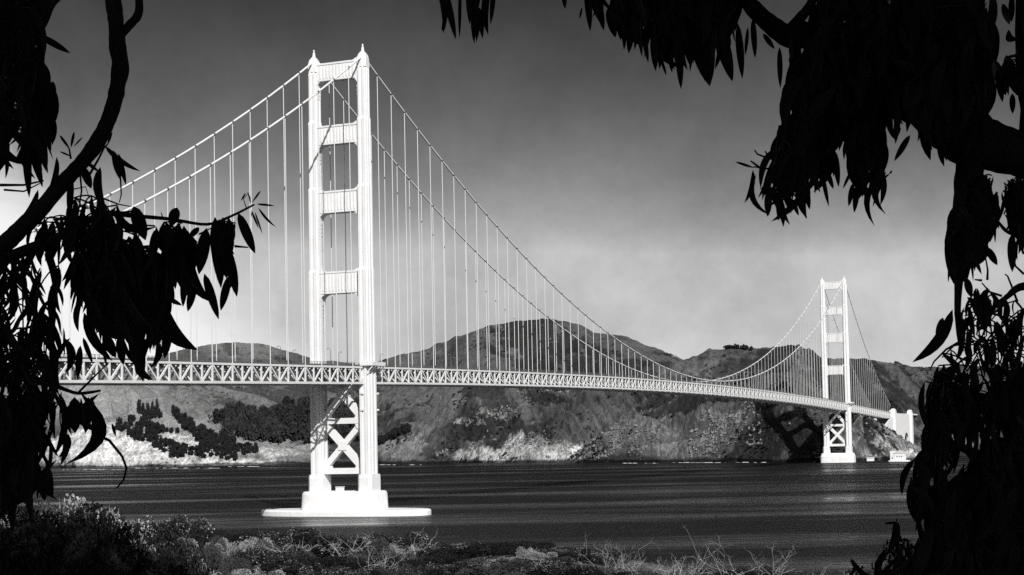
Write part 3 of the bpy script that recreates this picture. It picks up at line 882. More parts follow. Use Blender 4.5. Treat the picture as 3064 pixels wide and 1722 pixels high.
# ------------------------------------------------------------------ trees on the far shore
def clump_mesh(name, m, n, shape, leaf, seed):
    r = random.Random(seed); v, f = [], []
    for i in range(n):
        while True:
            x, y, z = r.uniform(-1, 1), r.uniform(-1, 1), r.uniform(0, 1)
            lim = shape(z)
            lump = 0.70 + 0.55 * math.sin(5.1 * x + seed) * math.sin(4.3 * y + 1.7 * seed) + 0.2 * math.sin(9 * z + seed + 3 * math.atan2(y, x))
            if math.hypot(x, y) < lim * lump: break
        a = Vector((r.gauss(0, 1), r.gauss(0, 1), r.gauss(0, 1))).normalized()
        b_ = a.cross(Vector((r.gauss(0, 1), r.gauss(0, 1), r.gauss(0, 1)))).normalized()
        s_ = leaf * r.uniform(0.6, 1.4); c = Vector((x, y, z)); k = len(v)
        v += [tuple(c + a * s_), tuple(c + b_ * s_ * 0.7), tuple(c - a * s_), tuple(c - b_ * s_ * 0.7)]
        f.append((k, k + 1, k + 2, k + 3))
    me = bpy.data.meshes.new(name); me.from_pydata(v, [], f); me.materials.append(m); return me
con = [clump_mesh('evergreen_crown', M['conifer'], 420, lambda z: 0.25 + 0.75 * (1 - z) ** 0.6 * min(1, z * 5 + 0.3), 0.14, k) for k in range(3)]
rnd = [clump_mesh('round_crown', M['conifer'], 620, lambda z: math.sqrt(max(0.0, 1 - (2 * z - 0.9) ** 2)), 0.12, 10 + k) for k in range(3)]
brd = [clump_mesh('broad_crown', M['broad'], 640, lambda z: math.sqrt(max(0.0, 1 - (2 * z - 1.0) ** 2)), 0.11, 20 + k) for k in range(3)]
trk = MB().tube([(0, 0, -0.25), (0.02, 0, 0.3), (0, 0.02, 0.7)], [0.08, 0.06, 0.03], 6).mesh('trunk', M['trunkfar'])
def far_tree(x, y, wpx, hpx, kind, name, label, cat, group):
    p = on_hill(x, y)
    if p is None: return
    sc = p.y / FD
    t = thing(name, label, cat, p, random.uniform(0, 6.28), group)
    me = random.choice({'con': con, 'rnd': rnd, 'brd': brd}[kind])
    H_ = hpx * sc; W_ = wpx * sc / 2
    link('crown', me, t, Matrix.Translation((0, 0, H_ * 0.03)) @ Matrix.Diagonal((W_, W_, H_, 1)))
    link('trunk', trk, t, Matrix.Diagonal((H_ * 0.6, H_ * 0.6, H_ * 0.7, 1)))
g1 = 'dark evergreens standing on the pale bluff'
L1 = 'dark evergreen in the clump high on the pale grassy bluff'
for x, y, w_, h_ in ((350, 1042, 16, 36), (360, 1046, 18, 30), (372, 1045, 16, 30), (384, 1046, 16, 34), (395, 1042, 16, 36), (402, 1052, 16, 22), (378, 1056, 20, 24), (366, 1056, 18, 22), (390, 1052, 18, 26)):
    far_tree(x, y, w_, h_, 'con', 'evergreen_tree', L1, 'tree', g1)
for x, y, w_, h_ in ((358, 1072, 22, 24), (368, 1076, 24, 22), (378, 1078, 20, 20)):
    far_tree(x, y, w_, h_, 'rnd', 'round_tree', 'round dark tree just below the evergreen clump on the bluff', 'tree', g1)
far_tree(436, 1040, 14, 20, 'con', 'evergreen_tree', 'lone pointed evergreen at the top end of the bluff thicket', 'tree', g1)
for x, y, w_ in ((453, 1066, 13), (462, 1080, 16), (447, 1090, 14), (395, 1085, 22), (408, 1090, 22), (420, 1088, 12), (432, 1090, 14), (388, 1100, 22), (476, 1082, 14)):
    far_tree(x, y, w_, w_ * 1.05, 'rnd', 'round_shrub', 'single round dark shrub dotted over the middle of the bluff', 'shrub', g1)
def scatter(poly, n, seed, spacing):
    r = random.Random(seed); xs = [p[0] for p in poly]; ys = [p[1] for p in poly]; out_ = []
    tries = 0
    while len(out_) < n and tries < 20000:
        tries += 1
        x, y = r.uniform(min(xs), max(xs)), r.uniform(min(ys), max(ys))
        if inside(x, y, poly) and all((x - a) ** 2 + (1.6 * (y - b_)) ** 2 > spacing ** 2 for a, b_ in out_): out_.append((x, y))
    return sorted(out_, key=lambda p: p[1])
def inside(x, y, poly):
    c = False; j = len(poly) - 1
    for i in range(len(poly)):
        xi, yi = poly[i]; xj, yj = poly[j]
        if (yi > y) != (yj > y) and x < (xj - xi) * (y - yi) / (yj - yi) + xi: c = not c
        j = i
    return c
TH1 = [(285, 1062), (320, 1048), (350, 1058), (380, 1085), (400, 1105), (420, 1110), (450, 1125), (470, 1145), (440, 1150), (400, 1135), (340, 1105), (300, 1085)]
TH2 = [(440, 1042), (470, 1055), (510, 1080), (560, 1100), (600, 1118), (635, 1130), (630, 1142), (590, 1140), (540, 1130), (500, 1125), (495, 1100), (470, 1080)]
TH3 = [(440, 1120), (520, 1125), (570, 1135), (605, 1150), (590, 1160), (540, 1150), (490, 1148), (450, 1145)]
for x, y in scatter(TH1, 34, 1, 11): far_tree(x, y + 4, random.uniform(14, 28), random.uniform(12, 24), 'rnd', 'thicket_tree', 'dark low tree in the thicket along the upper edge of the pale cliff', 'tree', 'trees in the cliff-edge thicket')
for x, y in scatter(TH2, 44, 2, 10): far_tree(x, y + 4, random.uniform(14, 28), random.uniform(12, 25), 'rnd', 'thicket_tree', 'dark low tree in the long thicket running down the gully', 'tree', 'trees in the gully thicket')
for x, y in scatter(TH3, 22, 3, 12): far_tree(x, y + 4, random.uniform(12, 24), random.uniform(10, 20), 'rnd', 'thicket_tree', 'dark low tree in the thicket just above the shore', 'tree', 'trees in the shore thicket')
far_tree(642, 1140, 26, 26, 'con', 'evergreen_tree', 'lone dark tree at the lower end of the gully, by the beach', 'tree', g1)
GR = [(545, 1060), (570, 1045), (620, 1040), (680, 1055), (740, 1030), (800, 1025), (900, 1040), (900, 1110), (780, 1116), (700, 1116), (640, 1116), (610, 1105), (570, 1090)]
for x, y in scatter(GR, 66, 4, 19): far_tree(x, y + 4, random.uniform(30, 46), random.uniform(34, 48), 'brd' if random.random() < 0.7 else 'rnd', 'grove_tree', 'tree in the dense grove behind the beach, beyond the near tower', 'tree', 'trees of the beach grove')
for x, y in scatter([(955, 1110), (1030, 1078), (1032, 1090), (960, 1122)], 12, 5, 9): far_tree(x, y, 22, 18, 'rnd', 'ravine_tree', 'dark low tree in the ravine beside the near tower', 'tree', 'trees in the ravine')
for x, y in ((1818, 876), (1826, 875), (1834, 876), (1842, 874), (1850, 875), (1857, 876), (1864, 876), (1871, 877), (1878, 878), (1890, 880)):
    far_tree(x, y + 3, random.uniform(9, 15), random.uniform(8, 15), 'rnd', 'hilltop_tree', 'small dark tree in the row along the hilltop', 'tree', 'trees on the hilltop')

# ------------------------------------------------------------------ foreground: bluff, bushes, dry shrubs
def gz(x, y):
    f = 34.55 - 0.038 * max(y, 0) - 0.13 * min(max(0.0, x - 0.5), 9) * min(1.0, max(0.0, y - 9) / 12)
    if y > 48: f -= (y - 48) ** 1.35 * 0.32
    f += 0.10 * math.sin(x * 0.55 + 1) + 0.12 * math.sin(y * 0.31 + x * 0.2)
    return max(f, -8)
gb = MB(); gx = np.concatenate([np.arange(-120, -30, 10), np.arange(-30, 30, 1.0), np.arange(30, 121, 10)]); gy = np.concatenate([np.arange(-60, 4, 4), np.arange(4, 60, 1.0), np.arange(60, 200, 7)])
for y in gy:
    for x in gx: gb.v.append((float(x), float(y), gz(x, y)))
for j in range(len(gy) - 1):
    for i in range(len(gx) - 1):
        a = j * len(gx) + i; gb.f.append((a, a + 1, a + 1 + len(gx), a + len(gx)))
go = gb.build('ground', mat('dry_bluff_soil', 0.10, 0.95, 0.05, (1.5, 8, 0.6), (6, 0.8, 0.05)), None, True)
go['kind'] = 'structure'

def bush_mesh(name, m, n, leaf, seed, flat=0.8):
    r = random.Random(seed); v, f = [], []
    lobes = [(r.uniform(-0.7, 0.7), r.uniform(-0.7, 0.7), r.uniform(0.2, 0.62), r.uniform(0.25, 0.45)) for _ in range(11)] + [(0, 0, 0.3, 0.55)]
    for i in range(n):
        lx, ly, lz, lr = r.choice(lobes)
        dv = Vector((r.gauss(0, 1), r.gauss(0, 1), r.gauss(0, 1) + 0.35)).normalized() * lr * r.uniform(0.55, 1.06) ** 0.6
        c = Vector((lx + dv.x, ly + dv.y, max(0.0, (lz + dv.z * 0.85))))
        up = Vector((r.gauss(0, 0.7), r.gauss(0, 0.7), 0.7)).normalized()
        a = up.cross(Vector((r.gauss(0, 1), r.gauss(0, 1), r.gauss(0, 1)))).normalized()
        b_ = up.cross(a)
        if r.random() < 0.5: a = (a + up * 0.8).normalized()
        s_ = leaf * r.uniform(0.6, 1.5); k = len(v)
        v += [tuple(c - a * s_), tuple(c + b_ * s_ * 0.45), tuple(c + a * s_), tuple(c - b_ * s_ * 0.45)]
        f.append((k, k + 1, k + 2, k + 3))
    me = bpy.data.meshes.new(name); me.from_pydata(v, [], f); me.materials.append(m); return me
stemm = MB()
for i in range(9):
    a = i * 0.7; stemm.tube([(0, 0, -0.15), (0.25 * math.cos(a), 0.25 * math.sin(a), 0.25), (0.5 * math.cos(a + 0.2), 0.5 * math.sin(a + 0.2), 0.55)], [0.03, 0.02, 0.008], 4)
stemme = stemm.mesh('stems', M['stem'])
BM = {'dark': [bush_mesh('dark_foliage', M['bushdark'], 9000, 0.026, k) for k in range(3)],
      'mid': [bush_mesh('mid_foliage', M['bushmid'], 9000, 0.026, 30 + k) for k in range(3)],
      'pale': [bush_mesh('pale_foliage', M['bushpale'], 6500, 0.03, 60 + k) for k in range(3)]}
def tips_mesh(seed):  # pale leaves on the upper foliage; sun highlights put into their colour
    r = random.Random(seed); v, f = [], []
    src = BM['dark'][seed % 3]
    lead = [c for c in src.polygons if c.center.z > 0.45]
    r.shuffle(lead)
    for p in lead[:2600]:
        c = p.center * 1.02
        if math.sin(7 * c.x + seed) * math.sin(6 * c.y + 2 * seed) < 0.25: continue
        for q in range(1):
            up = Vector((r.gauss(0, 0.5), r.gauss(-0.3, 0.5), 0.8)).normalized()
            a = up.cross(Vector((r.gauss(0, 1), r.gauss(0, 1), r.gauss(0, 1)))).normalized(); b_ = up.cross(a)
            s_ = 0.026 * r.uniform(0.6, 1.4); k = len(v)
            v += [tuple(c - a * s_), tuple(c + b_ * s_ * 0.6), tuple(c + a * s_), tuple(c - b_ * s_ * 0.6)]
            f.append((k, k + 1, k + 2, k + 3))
    me = bpy.data.meshes.new('painted_sun_tips'); me.from_pydata(v, [], f); me.materials.append(M['bushpale']); return me
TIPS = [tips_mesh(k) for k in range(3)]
def bush(x, ytop, D, wid_px, kind, label, group='bushes along the edge of the bluff'):
    """a bush at distance D whose top reaches picture height ytop"""
    p = P(x, ytop, D); g = gz(p.x, D)
    H_ = max(0.35, p.z - g); W_ = max(wid_px / 2 * D / FD, 0.5 * H_)
    t = thing('bush', label, 'bush', (p.x, D, g - 0.05), random.uniform(0, 6.28), group)
    ki = random.randrange(3)
    link('foliage', BM[kind][ki], t, Matrix.Diagonal((W_, W_, H_ / 0.92, 1)))
    if kind == 'dark' and D > 26 and random.random() < 0.75:  # speckled highlights painted on as a layer of paler leaves
        tag(link('painted_highlights', TIPS[ki], t, Matrix.Diagonal((W_, W_, H_ / 0.92, 1))), kind='stuff')
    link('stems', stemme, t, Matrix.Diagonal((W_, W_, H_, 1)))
    return t
# (x, top, distance, width, kind)
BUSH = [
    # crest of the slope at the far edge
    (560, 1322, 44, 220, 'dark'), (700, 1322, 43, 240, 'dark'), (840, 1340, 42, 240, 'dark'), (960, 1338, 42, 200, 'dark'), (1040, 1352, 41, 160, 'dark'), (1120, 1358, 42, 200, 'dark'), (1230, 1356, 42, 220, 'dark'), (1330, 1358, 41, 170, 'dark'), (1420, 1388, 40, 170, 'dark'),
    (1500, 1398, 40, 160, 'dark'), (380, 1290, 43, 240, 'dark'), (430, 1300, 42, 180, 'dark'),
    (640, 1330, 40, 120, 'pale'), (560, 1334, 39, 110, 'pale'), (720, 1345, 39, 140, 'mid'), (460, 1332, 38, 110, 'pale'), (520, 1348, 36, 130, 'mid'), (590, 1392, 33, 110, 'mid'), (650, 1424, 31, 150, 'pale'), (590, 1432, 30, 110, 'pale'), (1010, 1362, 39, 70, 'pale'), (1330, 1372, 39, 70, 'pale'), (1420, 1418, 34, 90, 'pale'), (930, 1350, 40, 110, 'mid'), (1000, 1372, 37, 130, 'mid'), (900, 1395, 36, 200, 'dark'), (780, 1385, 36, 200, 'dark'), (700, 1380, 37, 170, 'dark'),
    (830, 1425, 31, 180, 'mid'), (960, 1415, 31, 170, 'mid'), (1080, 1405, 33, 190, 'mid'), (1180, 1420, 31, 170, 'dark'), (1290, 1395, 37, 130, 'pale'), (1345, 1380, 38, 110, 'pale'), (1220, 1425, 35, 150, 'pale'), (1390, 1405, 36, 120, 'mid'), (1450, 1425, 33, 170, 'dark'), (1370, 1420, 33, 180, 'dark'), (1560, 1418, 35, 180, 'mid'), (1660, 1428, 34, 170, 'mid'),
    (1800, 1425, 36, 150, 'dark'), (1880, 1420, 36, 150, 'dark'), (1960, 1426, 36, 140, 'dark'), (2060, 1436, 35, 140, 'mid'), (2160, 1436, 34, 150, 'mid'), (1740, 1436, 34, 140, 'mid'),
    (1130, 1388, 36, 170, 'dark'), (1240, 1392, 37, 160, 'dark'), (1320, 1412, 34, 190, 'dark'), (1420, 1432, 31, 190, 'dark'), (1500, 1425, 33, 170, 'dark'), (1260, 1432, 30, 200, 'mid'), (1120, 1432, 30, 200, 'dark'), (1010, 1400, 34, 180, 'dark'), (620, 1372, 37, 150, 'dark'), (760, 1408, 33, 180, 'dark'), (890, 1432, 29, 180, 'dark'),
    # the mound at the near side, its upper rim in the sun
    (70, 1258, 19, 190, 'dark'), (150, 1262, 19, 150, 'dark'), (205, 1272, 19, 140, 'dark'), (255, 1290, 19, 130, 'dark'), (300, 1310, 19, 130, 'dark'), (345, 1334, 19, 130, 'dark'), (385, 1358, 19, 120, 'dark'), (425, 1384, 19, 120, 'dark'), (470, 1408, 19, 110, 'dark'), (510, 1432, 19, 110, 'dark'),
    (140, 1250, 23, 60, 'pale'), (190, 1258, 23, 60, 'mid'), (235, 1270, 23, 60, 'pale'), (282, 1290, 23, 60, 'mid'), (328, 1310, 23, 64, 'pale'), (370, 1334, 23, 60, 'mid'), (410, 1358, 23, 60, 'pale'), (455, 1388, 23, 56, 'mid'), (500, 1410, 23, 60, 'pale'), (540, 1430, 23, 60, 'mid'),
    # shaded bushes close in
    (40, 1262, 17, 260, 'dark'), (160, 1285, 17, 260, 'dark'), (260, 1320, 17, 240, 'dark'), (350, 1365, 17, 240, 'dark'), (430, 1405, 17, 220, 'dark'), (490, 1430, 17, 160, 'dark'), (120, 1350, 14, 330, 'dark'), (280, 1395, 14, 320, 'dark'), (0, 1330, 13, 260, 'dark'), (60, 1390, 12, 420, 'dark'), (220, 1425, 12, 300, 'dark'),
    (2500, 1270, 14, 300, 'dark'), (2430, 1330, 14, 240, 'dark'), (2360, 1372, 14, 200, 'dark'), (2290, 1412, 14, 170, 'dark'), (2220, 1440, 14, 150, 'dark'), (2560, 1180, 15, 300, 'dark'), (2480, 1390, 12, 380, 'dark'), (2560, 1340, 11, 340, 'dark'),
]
NMK = {'dark': 'dark leafy', 'mid': 'grey-green', 'pale': 'pale sunlit'}
def bush_place(x, D):
    return ('on the shaded mound at the lower left' if x < 520 and D < 20 else 'on the sunlit rim of the lower left mound' if x < 520 and D < 30 else 'in the shaded mass at the lower right' if x > 2200 and D < 20
            else 'along the bluff edge below the near pier' if x < 1100 else 'along the bluff edge right of the near pier')
ORD = ['first', 'second', 'third', 'fourth', 'fifth', 'sixth', 'seventh', 'eighth', 'ninth', 'tenth', 'eleventh', 'twelfth', 'thirteenth', 'fourteenth', 'fifteenth', 'sixteenth', 'seventeenth', 'eighteenth', 'nineteenth', 'twentieth'] + ['twenty-' + q for q in ('first', 'second', 'third', 'fourth', 'fifth', 'sixth', 'seventh', 'eighth', 'ninth')]
_seen = {}
for x, y, D, wd, kd in sorted(BUSH):
    where = bush_place(x, D); key = (kd, where)
    k = _seen.get(key, 0); _seen[key] = k + 1
    bush(x, y, D, wd, kd, f'{NMK[kd]} bush {where}, {ORD[k]} from the left', f'{NMK[kd]} bushes {where}')

def dry_shrub(x, y, D, hpx, seed, label, spread=0.7, n=9):
    r = random.Random(seed); p = P(x, y, D); g = gz(p.x, D); p = Vector((p.x, D, min(p.z, g + 0.6)))
    H_ = hpx * D / FD; b = MB()
    def grow(a, d, L_, rad, lev):
        pts = [a]; q = a.copy(); dd = d.copy()
        for i in range(4):
            dd = (dd + Vector((r.gauss(0, 0.3), r.gauss(0, 0.3), r.gauss(0.03, 0.25)))).normalized()
            q = q + dd * L_ / 4; pts.append(q.copy())
        b.tube([tuple(v) for v in pts], [rad * (1 - 0.17 * i) for i in range(5)], 4)
        if lev > 0:
            for i in range(2):
                k = r.randint(1, 4)
                nd = (dd + Vector((r.gauss(0, 0.6), r.gauss(0, 0.6), r.gauss(0.15, 0.35)))).normalized()
                grow(pts[k], nd, L_ * r.uniform(0.4, 0.65), rad * 0.62, lev - 1)
    for i in range(n):
        a = r.uniform(0, 6.28); d = Vector((math.cos(a) * spread, math.sin(a) * spread, r.uniform(0.15, 0.9))).normalized()
        grow(Vector((r.uniform(-0.3, 0.3), r.uniform(-0.2, 0.2), 0)) * H_, d, H_ * r.uniform(0.35, 1.0), 0.0036 * D / 36, 3)
    t = thing('dry_shrub', label, 'shrub', p, 0, 'bare dry shrubs on the bluff')
    b.build('branches', M['twig'], t)
DL = 'bare pale dry shrub sticking up '
for i, (x, y, D, h, lb) in enumerate((
        (700, 1365, 38, 60, 'among dark bushes left of the near pier'), (760, 1350, 39, 55, 'close below the left end of the pier fender'), (850, 1400, 35, 75, 'in front of the pier fender'), (920, 1430, 33, 90, 'at the bottom edge below the near pier'),
        (900, 1370, 38, 60, 'just below the middle of the pier fender'), (1030, 1385, 37, 70, 'below the right end of the pier fender'), (980, 1440, 32, 60, 'low at the bottom edge under the near tower'),
        (1545, 1446, 35, 90, 'at the left of the bare tangle by the water'), (1620, 1446, 34, 85, 'in the middle of the bare tangle by the water'), (1690, 1446, 34, 75, 'at the right of the bare tangle by the water'), (1750, 1445, 34, 60, 'just right of the bare tangle by the water'),
        (1850, 1446, 33, 120, 'with the tallest forked stem over the water'), (1960, 1444, 34, 85, 'between the tall forked stem and the shaded mass'), (2060, 1446, 33, 60, 'low beside the water, right of centre'), (2130, 1446, 33, 60, 'nearest to the shaded mass at the lower right'), (650, 1440, 33, 30, 'low on the bright bare patch'))):
    dry_shrub(x, y, D, h, 100 + i, DL + lb, 0.8, (13 if x < 1800 else 7) if x > 1500 else 7)

# ------------------------------------------------------------------ eucalyptus framing trees
def leaf_mesh(curve, seed):
    r = random.Random(seed); v, f = [], []; N = 8
    for i in range(N + 1):
        t = i / N
        hw = 0.5 * min(1.0, 2.15 * t ** 0.62 * (1 - t) ** 0.78) if 0 < t < 1 else 0.02
        yc = curve * 4 * t * (1 - t)
        zc_ = 0.05 * math.sin(t * 3.0 + seed)
        v += [(t, yc - hw, zc_ + 0.06 * hw), (t, yc, zc_ - 0.05 * hw), (t, yc + hw, zc_ + 0.06 * hw)]
    for i in range(N):
        a = 3 * i
        f += [(a, a + 1, a + 4, a + 3), (a + 1, a + 2, a + 5, a + 4)]
    me = bpy.data.meshes.new('leaf'); me.from_pydata(v, [], f); me.materials.append(M['leaf']); return me
CURV = [-1.5, -0.5, 0.0, 0.5, 1.5]
LEAVES = [leaf_mesh(c, i) for i, c in enumerate(CURV)]
LV = [np.array([v.co[:] for v in m.vertices]) for m in LEAVES]
LF = [np.array([list(p.vertices) for p in m.polygons]) for m in LEAVES]

class Tree:
    def __init__(s, name, label, base, D):
        s.root = thing(name, label, 'tree', base); s.base = Vector(base); s.D = D
        s.leaves = []; s.tw = MB(); s.nodes = []
    def leaf_px(s, x0, y0, x1, y1, wpx, ci=2, D=None, tilt=0.35, dz=0.0):
        D = s.D if D is None else D
        a = P(x0, y0, D); b_ = P(x1, y1, D + dz)
        ln = (b_ - a).length; X = (b_ - a) / ln
        view = (a - EYE).normalized()
        Zn = -view + Vector((random.gauss(0, tilt), random.gauss(0, tilt), random.gauss(0, tilt)))
        Y = Zn.cross(X).normalized(); Zn = X.cross(Y)
        wd = wpx * D / FD
        m = Matrix(((X.x * ln, Y.x * wd, Zn.x * ln, a.x), (X.y * ln, Y.y * wd, Zn.y * ln, a.y), (X.z * ln, Y.z * wd, Zn.z * ln, a.z), (0, 0, 0, 1)))
        s.leaves.append((wpx * math.hypot(x1 - x0, y1 - y0) * (2.0 if dz == 0.0 else 1.0), ci, m))
        s.nodes.append(a)
    def fill(s, polys, n, lmin=85, lmax=150, D0=None, D1=None, lean=0.0, wr=(0.17, 0.27), seed=0, loose=0.12):
        r = random.Random(seed)
        D0 = s.D - 0.8 if D0 is None else D0; D1 = s.D + 1.2 if D1 is None else D1
        xs = [p[0] for q in polys for p in q]; ys = [p[1] for q in polys for p in q]
        ins = lambda x, y: any(inside(x, y, q) for q in polys)
        k = tries = 0
        last = []
        while k < n and tries < n * 60:
            tries += 1
            x, y = r.uniform(min(xs), max(xs)), r.uniform(min(ys), max(ys))
            if not ins(x, y): continue
            L_ = r.uniform(lmin, lmax); a = r.gauss(lean, 0.32)
            x1, y1 = x + L_ * math.sin(a), y + L_ * math.cos(a)
            if not ins((x + x1) / 2, (y + y1) / 2) or (not ins(x1, y1) and r.random() > loose): continue
            D = r.uniform(D0, D1); sc = D / s.D
            s.leaf_px(x, y, x1, y1, L_ * r.uniform(*wr), r.choice([1, 1, 2, 3, 3]), D, 0.55, r.uniform(-0.1, 0.1) + 0.001)
            last.append((x, y, D))
            if len(last) >= 5:                      # a twig that carries the last few leaves
                q = sorted(last, key=lambda p: p[0])
                c0 = q[2]
                for p in q:
                    if math.hypot(p[0] - c0[0], p[1] - c0[1]) < 170:
                        mx_, my_ = (p[0] + c0[0]) / 2, min(p[1], c0[1])
                        if ins(mx_, my_):
                            dm = (p[2] + c0[2]) / 2; ctl = (mx_, my_ + 0.25 * abs(p[1] - c0[1]) - 6)
                            s.tw.tube([P(*[(1 - u) ** 2 * p[j] + 2 * u * (1 - u) * (ctl + (dm,))[j] + u * u * c0[j] for j in range(3)]) for u in (0, 0.25, 0.5, 0.75, 1)], 0.004, 3, False)
                last = []
            k += 1
    def limb(s, pts, name='branch', n=10, D=None):
        """pts: picture x, y, width in picture units, [distance]"""
        D = s.D if D is None else D
        w_ = [(P(p[0], p[1], p[3] if len(p) > 3 else D), p[2] / 2 * (p[3] if len(p) > 3 else D) / FD) for p in pts]
        sm, rd = [], []
        for i in range(len(w_) - 1):
            p0, p1, p2, p3 = w_[max(i - 1, 0)][0], w_[i][0], w_[i + 1][0], w_[min(i + 2, len(w_) - 1)][0]
            for k in range(5):
                t = k / 5
                sm.append(0.5 * ((2 * p1) + (p2 - p0) * t + (2 * p0 - 5 * p1 + 4 * p2 - p3) * t * t + (3 * p1 - p0 - 3 * p2 + p3) * t ** 3))
                rd.append((w_[i][1] * (1 - t) + w_[i + 1][1] * t) * (1 + random.uniform(-0.06, 0.06)))
        sm.append(w_[-1][0]); rd.append(w_[-1][1])
        b = MB().tube([tuple(v - s.base) for v in sm], rd, n)
        return b.build(name, M['bark'], s.root, True)
    def twig(s, pts, wpx, D=None):
        D = s.D if D is None else D
        s.tw.tube([P(x, y, D) for x, y in pts], [wpx / 2 * D / FD * (1 - 0.5 * i / max(1, len(pts) - 1)) for i in range(len(pts))], 5)
    def finish(s, crown_name='foliage'):
        s.leaves.sort(key=lambda q: -q[0])
        T = Matrix.Translation(-s.base)
        for q in s.leaves[:290]:
            link('leaf', LEAVES[q[1]], s.root, T @ q[2])
        vs, fs, k = [], [], 0
        for _, ci, m in s.leaves[290:]:
            mm = np.array(T @ m)
            v = LV[ci] @ mm[:3, :3].T + mm[:3, 3]
            vs.append(v); fs.append(LF[ci] + k); k += len(v)
        if vs:
            me = bpy.data.meshes.new(crown_name)
            me.from_pydata(np.concatenate(vs).tolist(), [], np.concatenate(fs).tolist()); me.materials.append(M['leaf'])
            tag(link(crown_name, me, s.root), kind='stuff')
        if s.tw.v:
            b = MB(); b.v = [tuple(Vector(v) - s.base) for v in s.tw.v]; b.f = s.tw.f
            tag(b.build('twigs', M['bark'], s.root), kind='stuff')

# ---- left tree
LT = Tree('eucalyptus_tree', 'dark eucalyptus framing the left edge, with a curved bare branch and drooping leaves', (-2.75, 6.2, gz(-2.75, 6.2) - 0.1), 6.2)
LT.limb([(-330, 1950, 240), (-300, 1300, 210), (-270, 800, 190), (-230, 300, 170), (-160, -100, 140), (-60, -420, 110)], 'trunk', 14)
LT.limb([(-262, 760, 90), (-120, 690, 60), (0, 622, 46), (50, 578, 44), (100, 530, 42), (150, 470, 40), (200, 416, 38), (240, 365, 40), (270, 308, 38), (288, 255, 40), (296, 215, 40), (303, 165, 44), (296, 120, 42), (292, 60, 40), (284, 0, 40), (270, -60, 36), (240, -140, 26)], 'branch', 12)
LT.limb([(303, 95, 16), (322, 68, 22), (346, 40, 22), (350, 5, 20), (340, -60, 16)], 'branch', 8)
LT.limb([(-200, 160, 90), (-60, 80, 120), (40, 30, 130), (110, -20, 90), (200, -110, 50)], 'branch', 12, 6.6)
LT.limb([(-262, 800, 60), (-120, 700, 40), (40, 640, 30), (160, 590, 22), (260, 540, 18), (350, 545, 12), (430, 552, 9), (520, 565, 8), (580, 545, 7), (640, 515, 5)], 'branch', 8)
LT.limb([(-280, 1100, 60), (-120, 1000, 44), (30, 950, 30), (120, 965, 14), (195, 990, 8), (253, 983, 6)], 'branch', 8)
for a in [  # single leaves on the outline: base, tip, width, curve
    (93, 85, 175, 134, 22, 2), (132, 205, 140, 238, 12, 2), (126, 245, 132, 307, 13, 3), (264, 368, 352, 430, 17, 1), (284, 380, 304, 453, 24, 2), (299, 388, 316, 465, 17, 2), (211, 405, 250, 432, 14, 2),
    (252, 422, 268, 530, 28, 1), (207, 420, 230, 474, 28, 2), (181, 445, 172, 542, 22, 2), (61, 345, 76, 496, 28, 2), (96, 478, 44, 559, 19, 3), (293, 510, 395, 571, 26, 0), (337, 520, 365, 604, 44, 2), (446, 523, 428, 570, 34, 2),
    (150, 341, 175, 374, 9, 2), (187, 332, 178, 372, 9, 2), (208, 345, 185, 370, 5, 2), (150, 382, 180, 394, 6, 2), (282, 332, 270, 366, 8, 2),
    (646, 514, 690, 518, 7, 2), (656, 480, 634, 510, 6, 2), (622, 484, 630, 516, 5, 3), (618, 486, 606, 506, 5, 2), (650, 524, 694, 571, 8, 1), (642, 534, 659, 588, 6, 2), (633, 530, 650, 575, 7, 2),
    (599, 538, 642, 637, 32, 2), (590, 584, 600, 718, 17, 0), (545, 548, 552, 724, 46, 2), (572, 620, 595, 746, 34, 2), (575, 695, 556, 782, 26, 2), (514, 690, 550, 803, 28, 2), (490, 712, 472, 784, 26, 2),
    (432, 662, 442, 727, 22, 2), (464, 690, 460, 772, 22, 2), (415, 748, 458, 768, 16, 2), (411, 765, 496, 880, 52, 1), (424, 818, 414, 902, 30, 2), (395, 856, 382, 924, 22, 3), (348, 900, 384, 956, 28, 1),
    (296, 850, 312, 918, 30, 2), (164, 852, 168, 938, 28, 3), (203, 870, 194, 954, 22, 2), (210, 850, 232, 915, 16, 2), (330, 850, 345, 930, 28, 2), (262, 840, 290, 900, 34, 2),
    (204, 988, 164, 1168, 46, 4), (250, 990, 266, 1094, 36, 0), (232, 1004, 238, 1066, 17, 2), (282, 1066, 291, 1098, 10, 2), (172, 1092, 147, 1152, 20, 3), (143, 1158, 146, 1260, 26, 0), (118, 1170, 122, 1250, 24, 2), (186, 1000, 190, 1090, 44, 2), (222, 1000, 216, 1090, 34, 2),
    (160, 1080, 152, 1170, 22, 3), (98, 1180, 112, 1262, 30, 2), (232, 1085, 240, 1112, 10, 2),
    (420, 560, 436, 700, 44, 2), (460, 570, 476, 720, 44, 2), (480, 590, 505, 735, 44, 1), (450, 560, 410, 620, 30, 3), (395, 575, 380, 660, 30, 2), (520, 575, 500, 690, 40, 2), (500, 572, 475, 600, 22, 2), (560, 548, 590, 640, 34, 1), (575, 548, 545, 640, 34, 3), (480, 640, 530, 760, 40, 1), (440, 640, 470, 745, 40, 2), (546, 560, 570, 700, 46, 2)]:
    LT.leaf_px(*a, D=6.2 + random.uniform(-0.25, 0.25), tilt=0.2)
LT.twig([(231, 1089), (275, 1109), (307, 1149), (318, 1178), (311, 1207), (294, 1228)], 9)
LT.twig([(231, 1000), (232, 1050), (231, 1089)], 6); LT.twig([(195, 990), (231, 954), (260, 925)], 7); LT.twig([(150, 975), (195, 990), (253, 983)], 8)
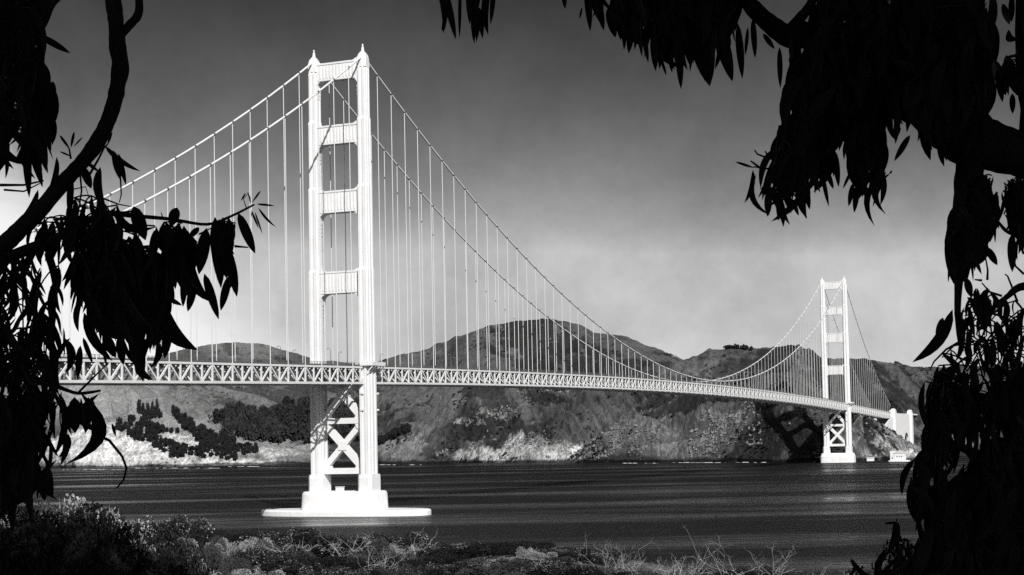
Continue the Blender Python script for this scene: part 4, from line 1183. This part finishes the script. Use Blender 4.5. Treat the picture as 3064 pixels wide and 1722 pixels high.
LT.twig([(225, 440), (248, 400), (262, 372), (272, 362)], 7); LT.twig([(178, 400), (174, 375), (162, 355)], 6); LT.twig([(200, 420), (205, 480), (195, 550), (190, 600)], 6); LT.twig([(303, 450), (305, 490), (300, 510)], 5); LT.twig([(140, 555), (180, 540), (215, 525), (250, 520)], 6)
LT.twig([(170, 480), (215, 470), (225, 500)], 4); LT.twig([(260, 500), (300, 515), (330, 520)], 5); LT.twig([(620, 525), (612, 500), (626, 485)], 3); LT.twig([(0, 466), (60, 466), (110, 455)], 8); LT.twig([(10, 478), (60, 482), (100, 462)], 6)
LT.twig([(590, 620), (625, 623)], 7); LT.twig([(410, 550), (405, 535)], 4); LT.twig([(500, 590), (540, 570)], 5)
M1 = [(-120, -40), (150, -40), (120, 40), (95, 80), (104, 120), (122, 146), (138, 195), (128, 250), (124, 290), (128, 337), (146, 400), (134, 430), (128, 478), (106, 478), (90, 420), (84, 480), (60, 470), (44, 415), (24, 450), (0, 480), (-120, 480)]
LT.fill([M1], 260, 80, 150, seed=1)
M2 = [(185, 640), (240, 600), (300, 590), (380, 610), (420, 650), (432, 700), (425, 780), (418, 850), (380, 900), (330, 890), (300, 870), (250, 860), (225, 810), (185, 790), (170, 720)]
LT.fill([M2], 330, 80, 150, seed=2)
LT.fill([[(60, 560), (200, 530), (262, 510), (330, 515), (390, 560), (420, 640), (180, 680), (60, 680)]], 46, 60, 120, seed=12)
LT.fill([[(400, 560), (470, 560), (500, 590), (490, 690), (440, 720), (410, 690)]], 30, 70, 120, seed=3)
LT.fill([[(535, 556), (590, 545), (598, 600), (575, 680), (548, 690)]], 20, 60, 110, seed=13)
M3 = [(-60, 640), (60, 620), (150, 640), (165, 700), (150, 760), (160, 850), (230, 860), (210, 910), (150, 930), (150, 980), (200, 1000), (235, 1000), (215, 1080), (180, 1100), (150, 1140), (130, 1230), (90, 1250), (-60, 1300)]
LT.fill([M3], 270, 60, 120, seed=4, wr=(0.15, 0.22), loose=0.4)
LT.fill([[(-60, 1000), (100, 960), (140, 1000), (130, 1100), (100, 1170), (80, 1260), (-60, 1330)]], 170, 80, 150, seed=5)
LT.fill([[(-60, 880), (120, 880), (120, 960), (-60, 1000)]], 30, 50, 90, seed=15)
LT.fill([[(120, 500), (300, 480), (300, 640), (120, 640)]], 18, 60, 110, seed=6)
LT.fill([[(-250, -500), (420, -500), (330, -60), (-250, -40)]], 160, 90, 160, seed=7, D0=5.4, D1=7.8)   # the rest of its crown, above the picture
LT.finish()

# ---- right tree
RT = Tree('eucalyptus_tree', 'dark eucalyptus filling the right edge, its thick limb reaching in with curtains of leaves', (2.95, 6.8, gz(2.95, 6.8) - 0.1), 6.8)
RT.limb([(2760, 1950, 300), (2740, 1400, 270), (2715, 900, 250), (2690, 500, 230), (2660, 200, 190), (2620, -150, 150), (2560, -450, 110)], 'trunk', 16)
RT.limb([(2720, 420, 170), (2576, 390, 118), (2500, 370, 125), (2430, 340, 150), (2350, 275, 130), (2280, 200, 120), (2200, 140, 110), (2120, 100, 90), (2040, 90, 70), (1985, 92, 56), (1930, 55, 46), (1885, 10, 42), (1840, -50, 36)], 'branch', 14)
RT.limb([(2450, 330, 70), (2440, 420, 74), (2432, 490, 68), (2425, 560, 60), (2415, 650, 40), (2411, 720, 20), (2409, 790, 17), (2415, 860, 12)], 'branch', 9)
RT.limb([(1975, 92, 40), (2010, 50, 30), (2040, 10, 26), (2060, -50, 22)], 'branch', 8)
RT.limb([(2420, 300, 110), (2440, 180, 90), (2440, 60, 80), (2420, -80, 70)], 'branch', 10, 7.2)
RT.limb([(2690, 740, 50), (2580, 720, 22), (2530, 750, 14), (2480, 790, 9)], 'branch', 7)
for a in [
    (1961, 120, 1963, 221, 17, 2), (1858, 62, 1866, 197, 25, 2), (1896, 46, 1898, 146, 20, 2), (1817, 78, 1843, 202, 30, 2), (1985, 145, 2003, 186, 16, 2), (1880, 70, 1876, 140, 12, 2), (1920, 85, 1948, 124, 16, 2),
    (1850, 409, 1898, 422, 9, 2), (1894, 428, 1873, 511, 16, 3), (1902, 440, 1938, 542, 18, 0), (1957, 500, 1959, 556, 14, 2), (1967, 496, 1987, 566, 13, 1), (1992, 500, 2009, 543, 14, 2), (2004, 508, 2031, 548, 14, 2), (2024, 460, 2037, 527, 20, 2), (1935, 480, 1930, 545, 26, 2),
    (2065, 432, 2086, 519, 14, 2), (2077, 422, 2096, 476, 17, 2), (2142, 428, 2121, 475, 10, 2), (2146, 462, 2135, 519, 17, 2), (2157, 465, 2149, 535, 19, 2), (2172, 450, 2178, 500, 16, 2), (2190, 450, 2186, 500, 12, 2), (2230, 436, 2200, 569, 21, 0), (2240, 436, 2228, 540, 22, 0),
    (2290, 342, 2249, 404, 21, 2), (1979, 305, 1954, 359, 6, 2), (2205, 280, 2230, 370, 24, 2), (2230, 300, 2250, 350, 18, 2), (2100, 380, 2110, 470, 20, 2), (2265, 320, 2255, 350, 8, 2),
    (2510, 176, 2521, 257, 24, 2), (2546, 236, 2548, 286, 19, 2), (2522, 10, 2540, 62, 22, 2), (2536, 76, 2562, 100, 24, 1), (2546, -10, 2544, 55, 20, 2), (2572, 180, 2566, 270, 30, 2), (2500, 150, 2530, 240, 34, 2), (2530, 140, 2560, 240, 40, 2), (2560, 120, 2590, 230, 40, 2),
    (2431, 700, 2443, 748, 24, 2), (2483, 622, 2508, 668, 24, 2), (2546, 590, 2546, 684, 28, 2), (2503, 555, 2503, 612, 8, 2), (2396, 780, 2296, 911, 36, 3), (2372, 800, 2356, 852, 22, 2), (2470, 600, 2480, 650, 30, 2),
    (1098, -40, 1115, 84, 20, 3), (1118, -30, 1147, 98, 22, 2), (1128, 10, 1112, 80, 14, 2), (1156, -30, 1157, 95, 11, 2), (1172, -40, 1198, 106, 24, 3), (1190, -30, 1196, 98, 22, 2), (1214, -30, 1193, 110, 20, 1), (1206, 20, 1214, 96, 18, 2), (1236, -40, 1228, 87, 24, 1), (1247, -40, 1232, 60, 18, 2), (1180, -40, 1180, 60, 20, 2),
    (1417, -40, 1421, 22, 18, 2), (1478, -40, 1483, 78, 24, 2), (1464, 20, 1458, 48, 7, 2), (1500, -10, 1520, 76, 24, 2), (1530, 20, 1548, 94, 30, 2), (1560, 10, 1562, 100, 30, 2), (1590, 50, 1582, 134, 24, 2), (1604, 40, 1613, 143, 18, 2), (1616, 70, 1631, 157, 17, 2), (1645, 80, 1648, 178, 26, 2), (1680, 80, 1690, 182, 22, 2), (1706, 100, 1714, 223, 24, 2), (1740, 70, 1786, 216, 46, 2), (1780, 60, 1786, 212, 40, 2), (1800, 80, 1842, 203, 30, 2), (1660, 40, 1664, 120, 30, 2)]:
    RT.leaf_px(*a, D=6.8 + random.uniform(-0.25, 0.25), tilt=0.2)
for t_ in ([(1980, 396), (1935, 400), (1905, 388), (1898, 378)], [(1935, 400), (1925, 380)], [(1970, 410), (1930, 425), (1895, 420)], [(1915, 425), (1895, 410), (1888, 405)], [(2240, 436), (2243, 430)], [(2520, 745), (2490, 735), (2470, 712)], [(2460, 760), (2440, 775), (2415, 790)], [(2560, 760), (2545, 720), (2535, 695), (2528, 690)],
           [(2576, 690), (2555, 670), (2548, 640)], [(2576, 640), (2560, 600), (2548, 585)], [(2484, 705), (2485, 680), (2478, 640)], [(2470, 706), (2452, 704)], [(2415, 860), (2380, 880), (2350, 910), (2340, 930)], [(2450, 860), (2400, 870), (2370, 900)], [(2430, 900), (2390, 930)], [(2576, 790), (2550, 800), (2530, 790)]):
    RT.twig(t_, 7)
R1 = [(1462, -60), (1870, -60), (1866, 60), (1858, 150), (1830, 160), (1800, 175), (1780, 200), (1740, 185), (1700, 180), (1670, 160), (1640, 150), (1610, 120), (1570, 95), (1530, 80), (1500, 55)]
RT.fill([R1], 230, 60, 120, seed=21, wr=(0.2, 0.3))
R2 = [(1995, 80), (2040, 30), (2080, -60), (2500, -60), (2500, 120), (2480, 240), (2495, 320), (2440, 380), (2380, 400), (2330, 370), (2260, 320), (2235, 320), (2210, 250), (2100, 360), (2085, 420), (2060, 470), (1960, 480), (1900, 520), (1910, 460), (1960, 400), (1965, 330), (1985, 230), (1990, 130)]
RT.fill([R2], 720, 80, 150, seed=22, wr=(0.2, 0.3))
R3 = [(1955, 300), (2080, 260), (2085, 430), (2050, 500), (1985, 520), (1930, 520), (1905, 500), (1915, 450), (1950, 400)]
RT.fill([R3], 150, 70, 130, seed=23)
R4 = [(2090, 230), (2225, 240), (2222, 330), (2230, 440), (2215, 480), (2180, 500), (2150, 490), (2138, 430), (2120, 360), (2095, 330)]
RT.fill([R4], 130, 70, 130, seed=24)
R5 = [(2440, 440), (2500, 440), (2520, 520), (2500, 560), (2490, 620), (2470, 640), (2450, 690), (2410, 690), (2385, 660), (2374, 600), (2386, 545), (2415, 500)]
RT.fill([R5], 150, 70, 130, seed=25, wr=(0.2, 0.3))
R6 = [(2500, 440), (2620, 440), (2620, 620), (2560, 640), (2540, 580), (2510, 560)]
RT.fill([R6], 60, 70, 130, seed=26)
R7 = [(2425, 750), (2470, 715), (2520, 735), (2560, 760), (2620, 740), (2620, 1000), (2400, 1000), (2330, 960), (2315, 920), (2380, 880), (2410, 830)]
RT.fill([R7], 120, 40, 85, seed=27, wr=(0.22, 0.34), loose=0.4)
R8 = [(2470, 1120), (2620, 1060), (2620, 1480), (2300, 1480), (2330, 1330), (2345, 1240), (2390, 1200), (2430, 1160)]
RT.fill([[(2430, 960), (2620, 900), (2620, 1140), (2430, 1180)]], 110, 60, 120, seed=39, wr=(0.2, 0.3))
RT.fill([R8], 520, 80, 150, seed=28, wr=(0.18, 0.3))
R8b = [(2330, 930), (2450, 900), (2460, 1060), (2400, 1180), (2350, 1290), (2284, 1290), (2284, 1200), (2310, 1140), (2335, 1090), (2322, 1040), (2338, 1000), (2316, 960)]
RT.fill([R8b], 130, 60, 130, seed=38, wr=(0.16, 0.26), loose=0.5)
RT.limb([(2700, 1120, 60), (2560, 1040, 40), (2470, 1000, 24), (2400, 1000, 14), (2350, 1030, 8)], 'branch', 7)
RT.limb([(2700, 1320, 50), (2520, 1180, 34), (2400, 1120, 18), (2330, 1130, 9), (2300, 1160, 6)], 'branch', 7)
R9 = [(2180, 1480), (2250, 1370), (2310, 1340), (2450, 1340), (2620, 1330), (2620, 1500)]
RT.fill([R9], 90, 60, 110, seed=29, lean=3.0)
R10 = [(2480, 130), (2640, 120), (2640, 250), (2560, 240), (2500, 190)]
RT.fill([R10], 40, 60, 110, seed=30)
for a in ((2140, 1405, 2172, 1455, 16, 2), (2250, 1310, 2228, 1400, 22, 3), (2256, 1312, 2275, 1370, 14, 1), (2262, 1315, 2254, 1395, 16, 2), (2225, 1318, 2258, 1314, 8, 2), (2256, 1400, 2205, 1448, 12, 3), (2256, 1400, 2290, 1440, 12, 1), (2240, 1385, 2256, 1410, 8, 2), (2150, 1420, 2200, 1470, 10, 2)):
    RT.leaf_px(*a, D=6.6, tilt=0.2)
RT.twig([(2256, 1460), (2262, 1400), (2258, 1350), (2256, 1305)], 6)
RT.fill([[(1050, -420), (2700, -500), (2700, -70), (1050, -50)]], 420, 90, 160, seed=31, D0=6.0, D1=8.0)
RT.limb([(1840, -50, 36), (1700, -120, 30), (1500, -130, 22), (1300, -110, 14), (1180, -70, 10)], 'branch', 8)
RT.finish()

# ---- grove behind the camera whose shade falls over the framing leaves
def grove_crown(seed):
    r = random.Random(seed); v, f = [], []
    for i in range(9500):
        dv = Vector((r.gauss(0, 1), r.gauss(0, 1), r.gauss(0, 1))).normalized() * r.uniform(0.25, 1.0)
        c = Vector((dv.x * 3.9, dv.y * 2.6, dv.z * 8.6)); a = Vector((r.gauss(0, 0.4), r.gauss(0, 0.4), -1)).normalized()
        b_ = a.cross(Vector((r.gauss(0, 1), r.gauss(0, 1), 0))).normalized(); L_ = r.uniform(0.3, 0.55); k = len(v)
        v += [tuple(c), tuple(c + a * L_ * 0.45 + b_ * 0.12), tuple(c + a * L_), tuple(c + a * L_ * 0.45 - b_ * 0.12)]
        f.append((k, k + 1, k + 2, k + 3))
    me = bpy.data.meshes.new('crown'); me.from_pydata(v, [], f); me.materials.append(M['leaf']); return me
gc = [grove_crown(1), grove_crown(2)]
for i, (x, y) in enumerate(((-7.5, -6.5), (-3.2, -7.8), (1.0, -7.0), (5.0, -7.8), (9.2, -6.8), (13.4, -7.6))):
    g = gz(x, y)
    t = thing('eucalyptus_tree', 'tall eucalyptus of the grove standing behind the viewpoint', 'tree', (x, y, g), 0, 'grove behind the viewpoint')
    link('crown', gc[i % 2], t, Matrix.Translation((0, 0, 11.0)) @ Matrix.Rotation(i * 0.6, 4, 'Z'))
    MB().tube([(0, 0, -0.3), (0.15, 0.1, 4), (-0.1, 0.1, 9), (0.1, 0, 15)], [0.42, 0.34, 0.26, 0.1], 10).build('trunk', M['bark'], t, True)
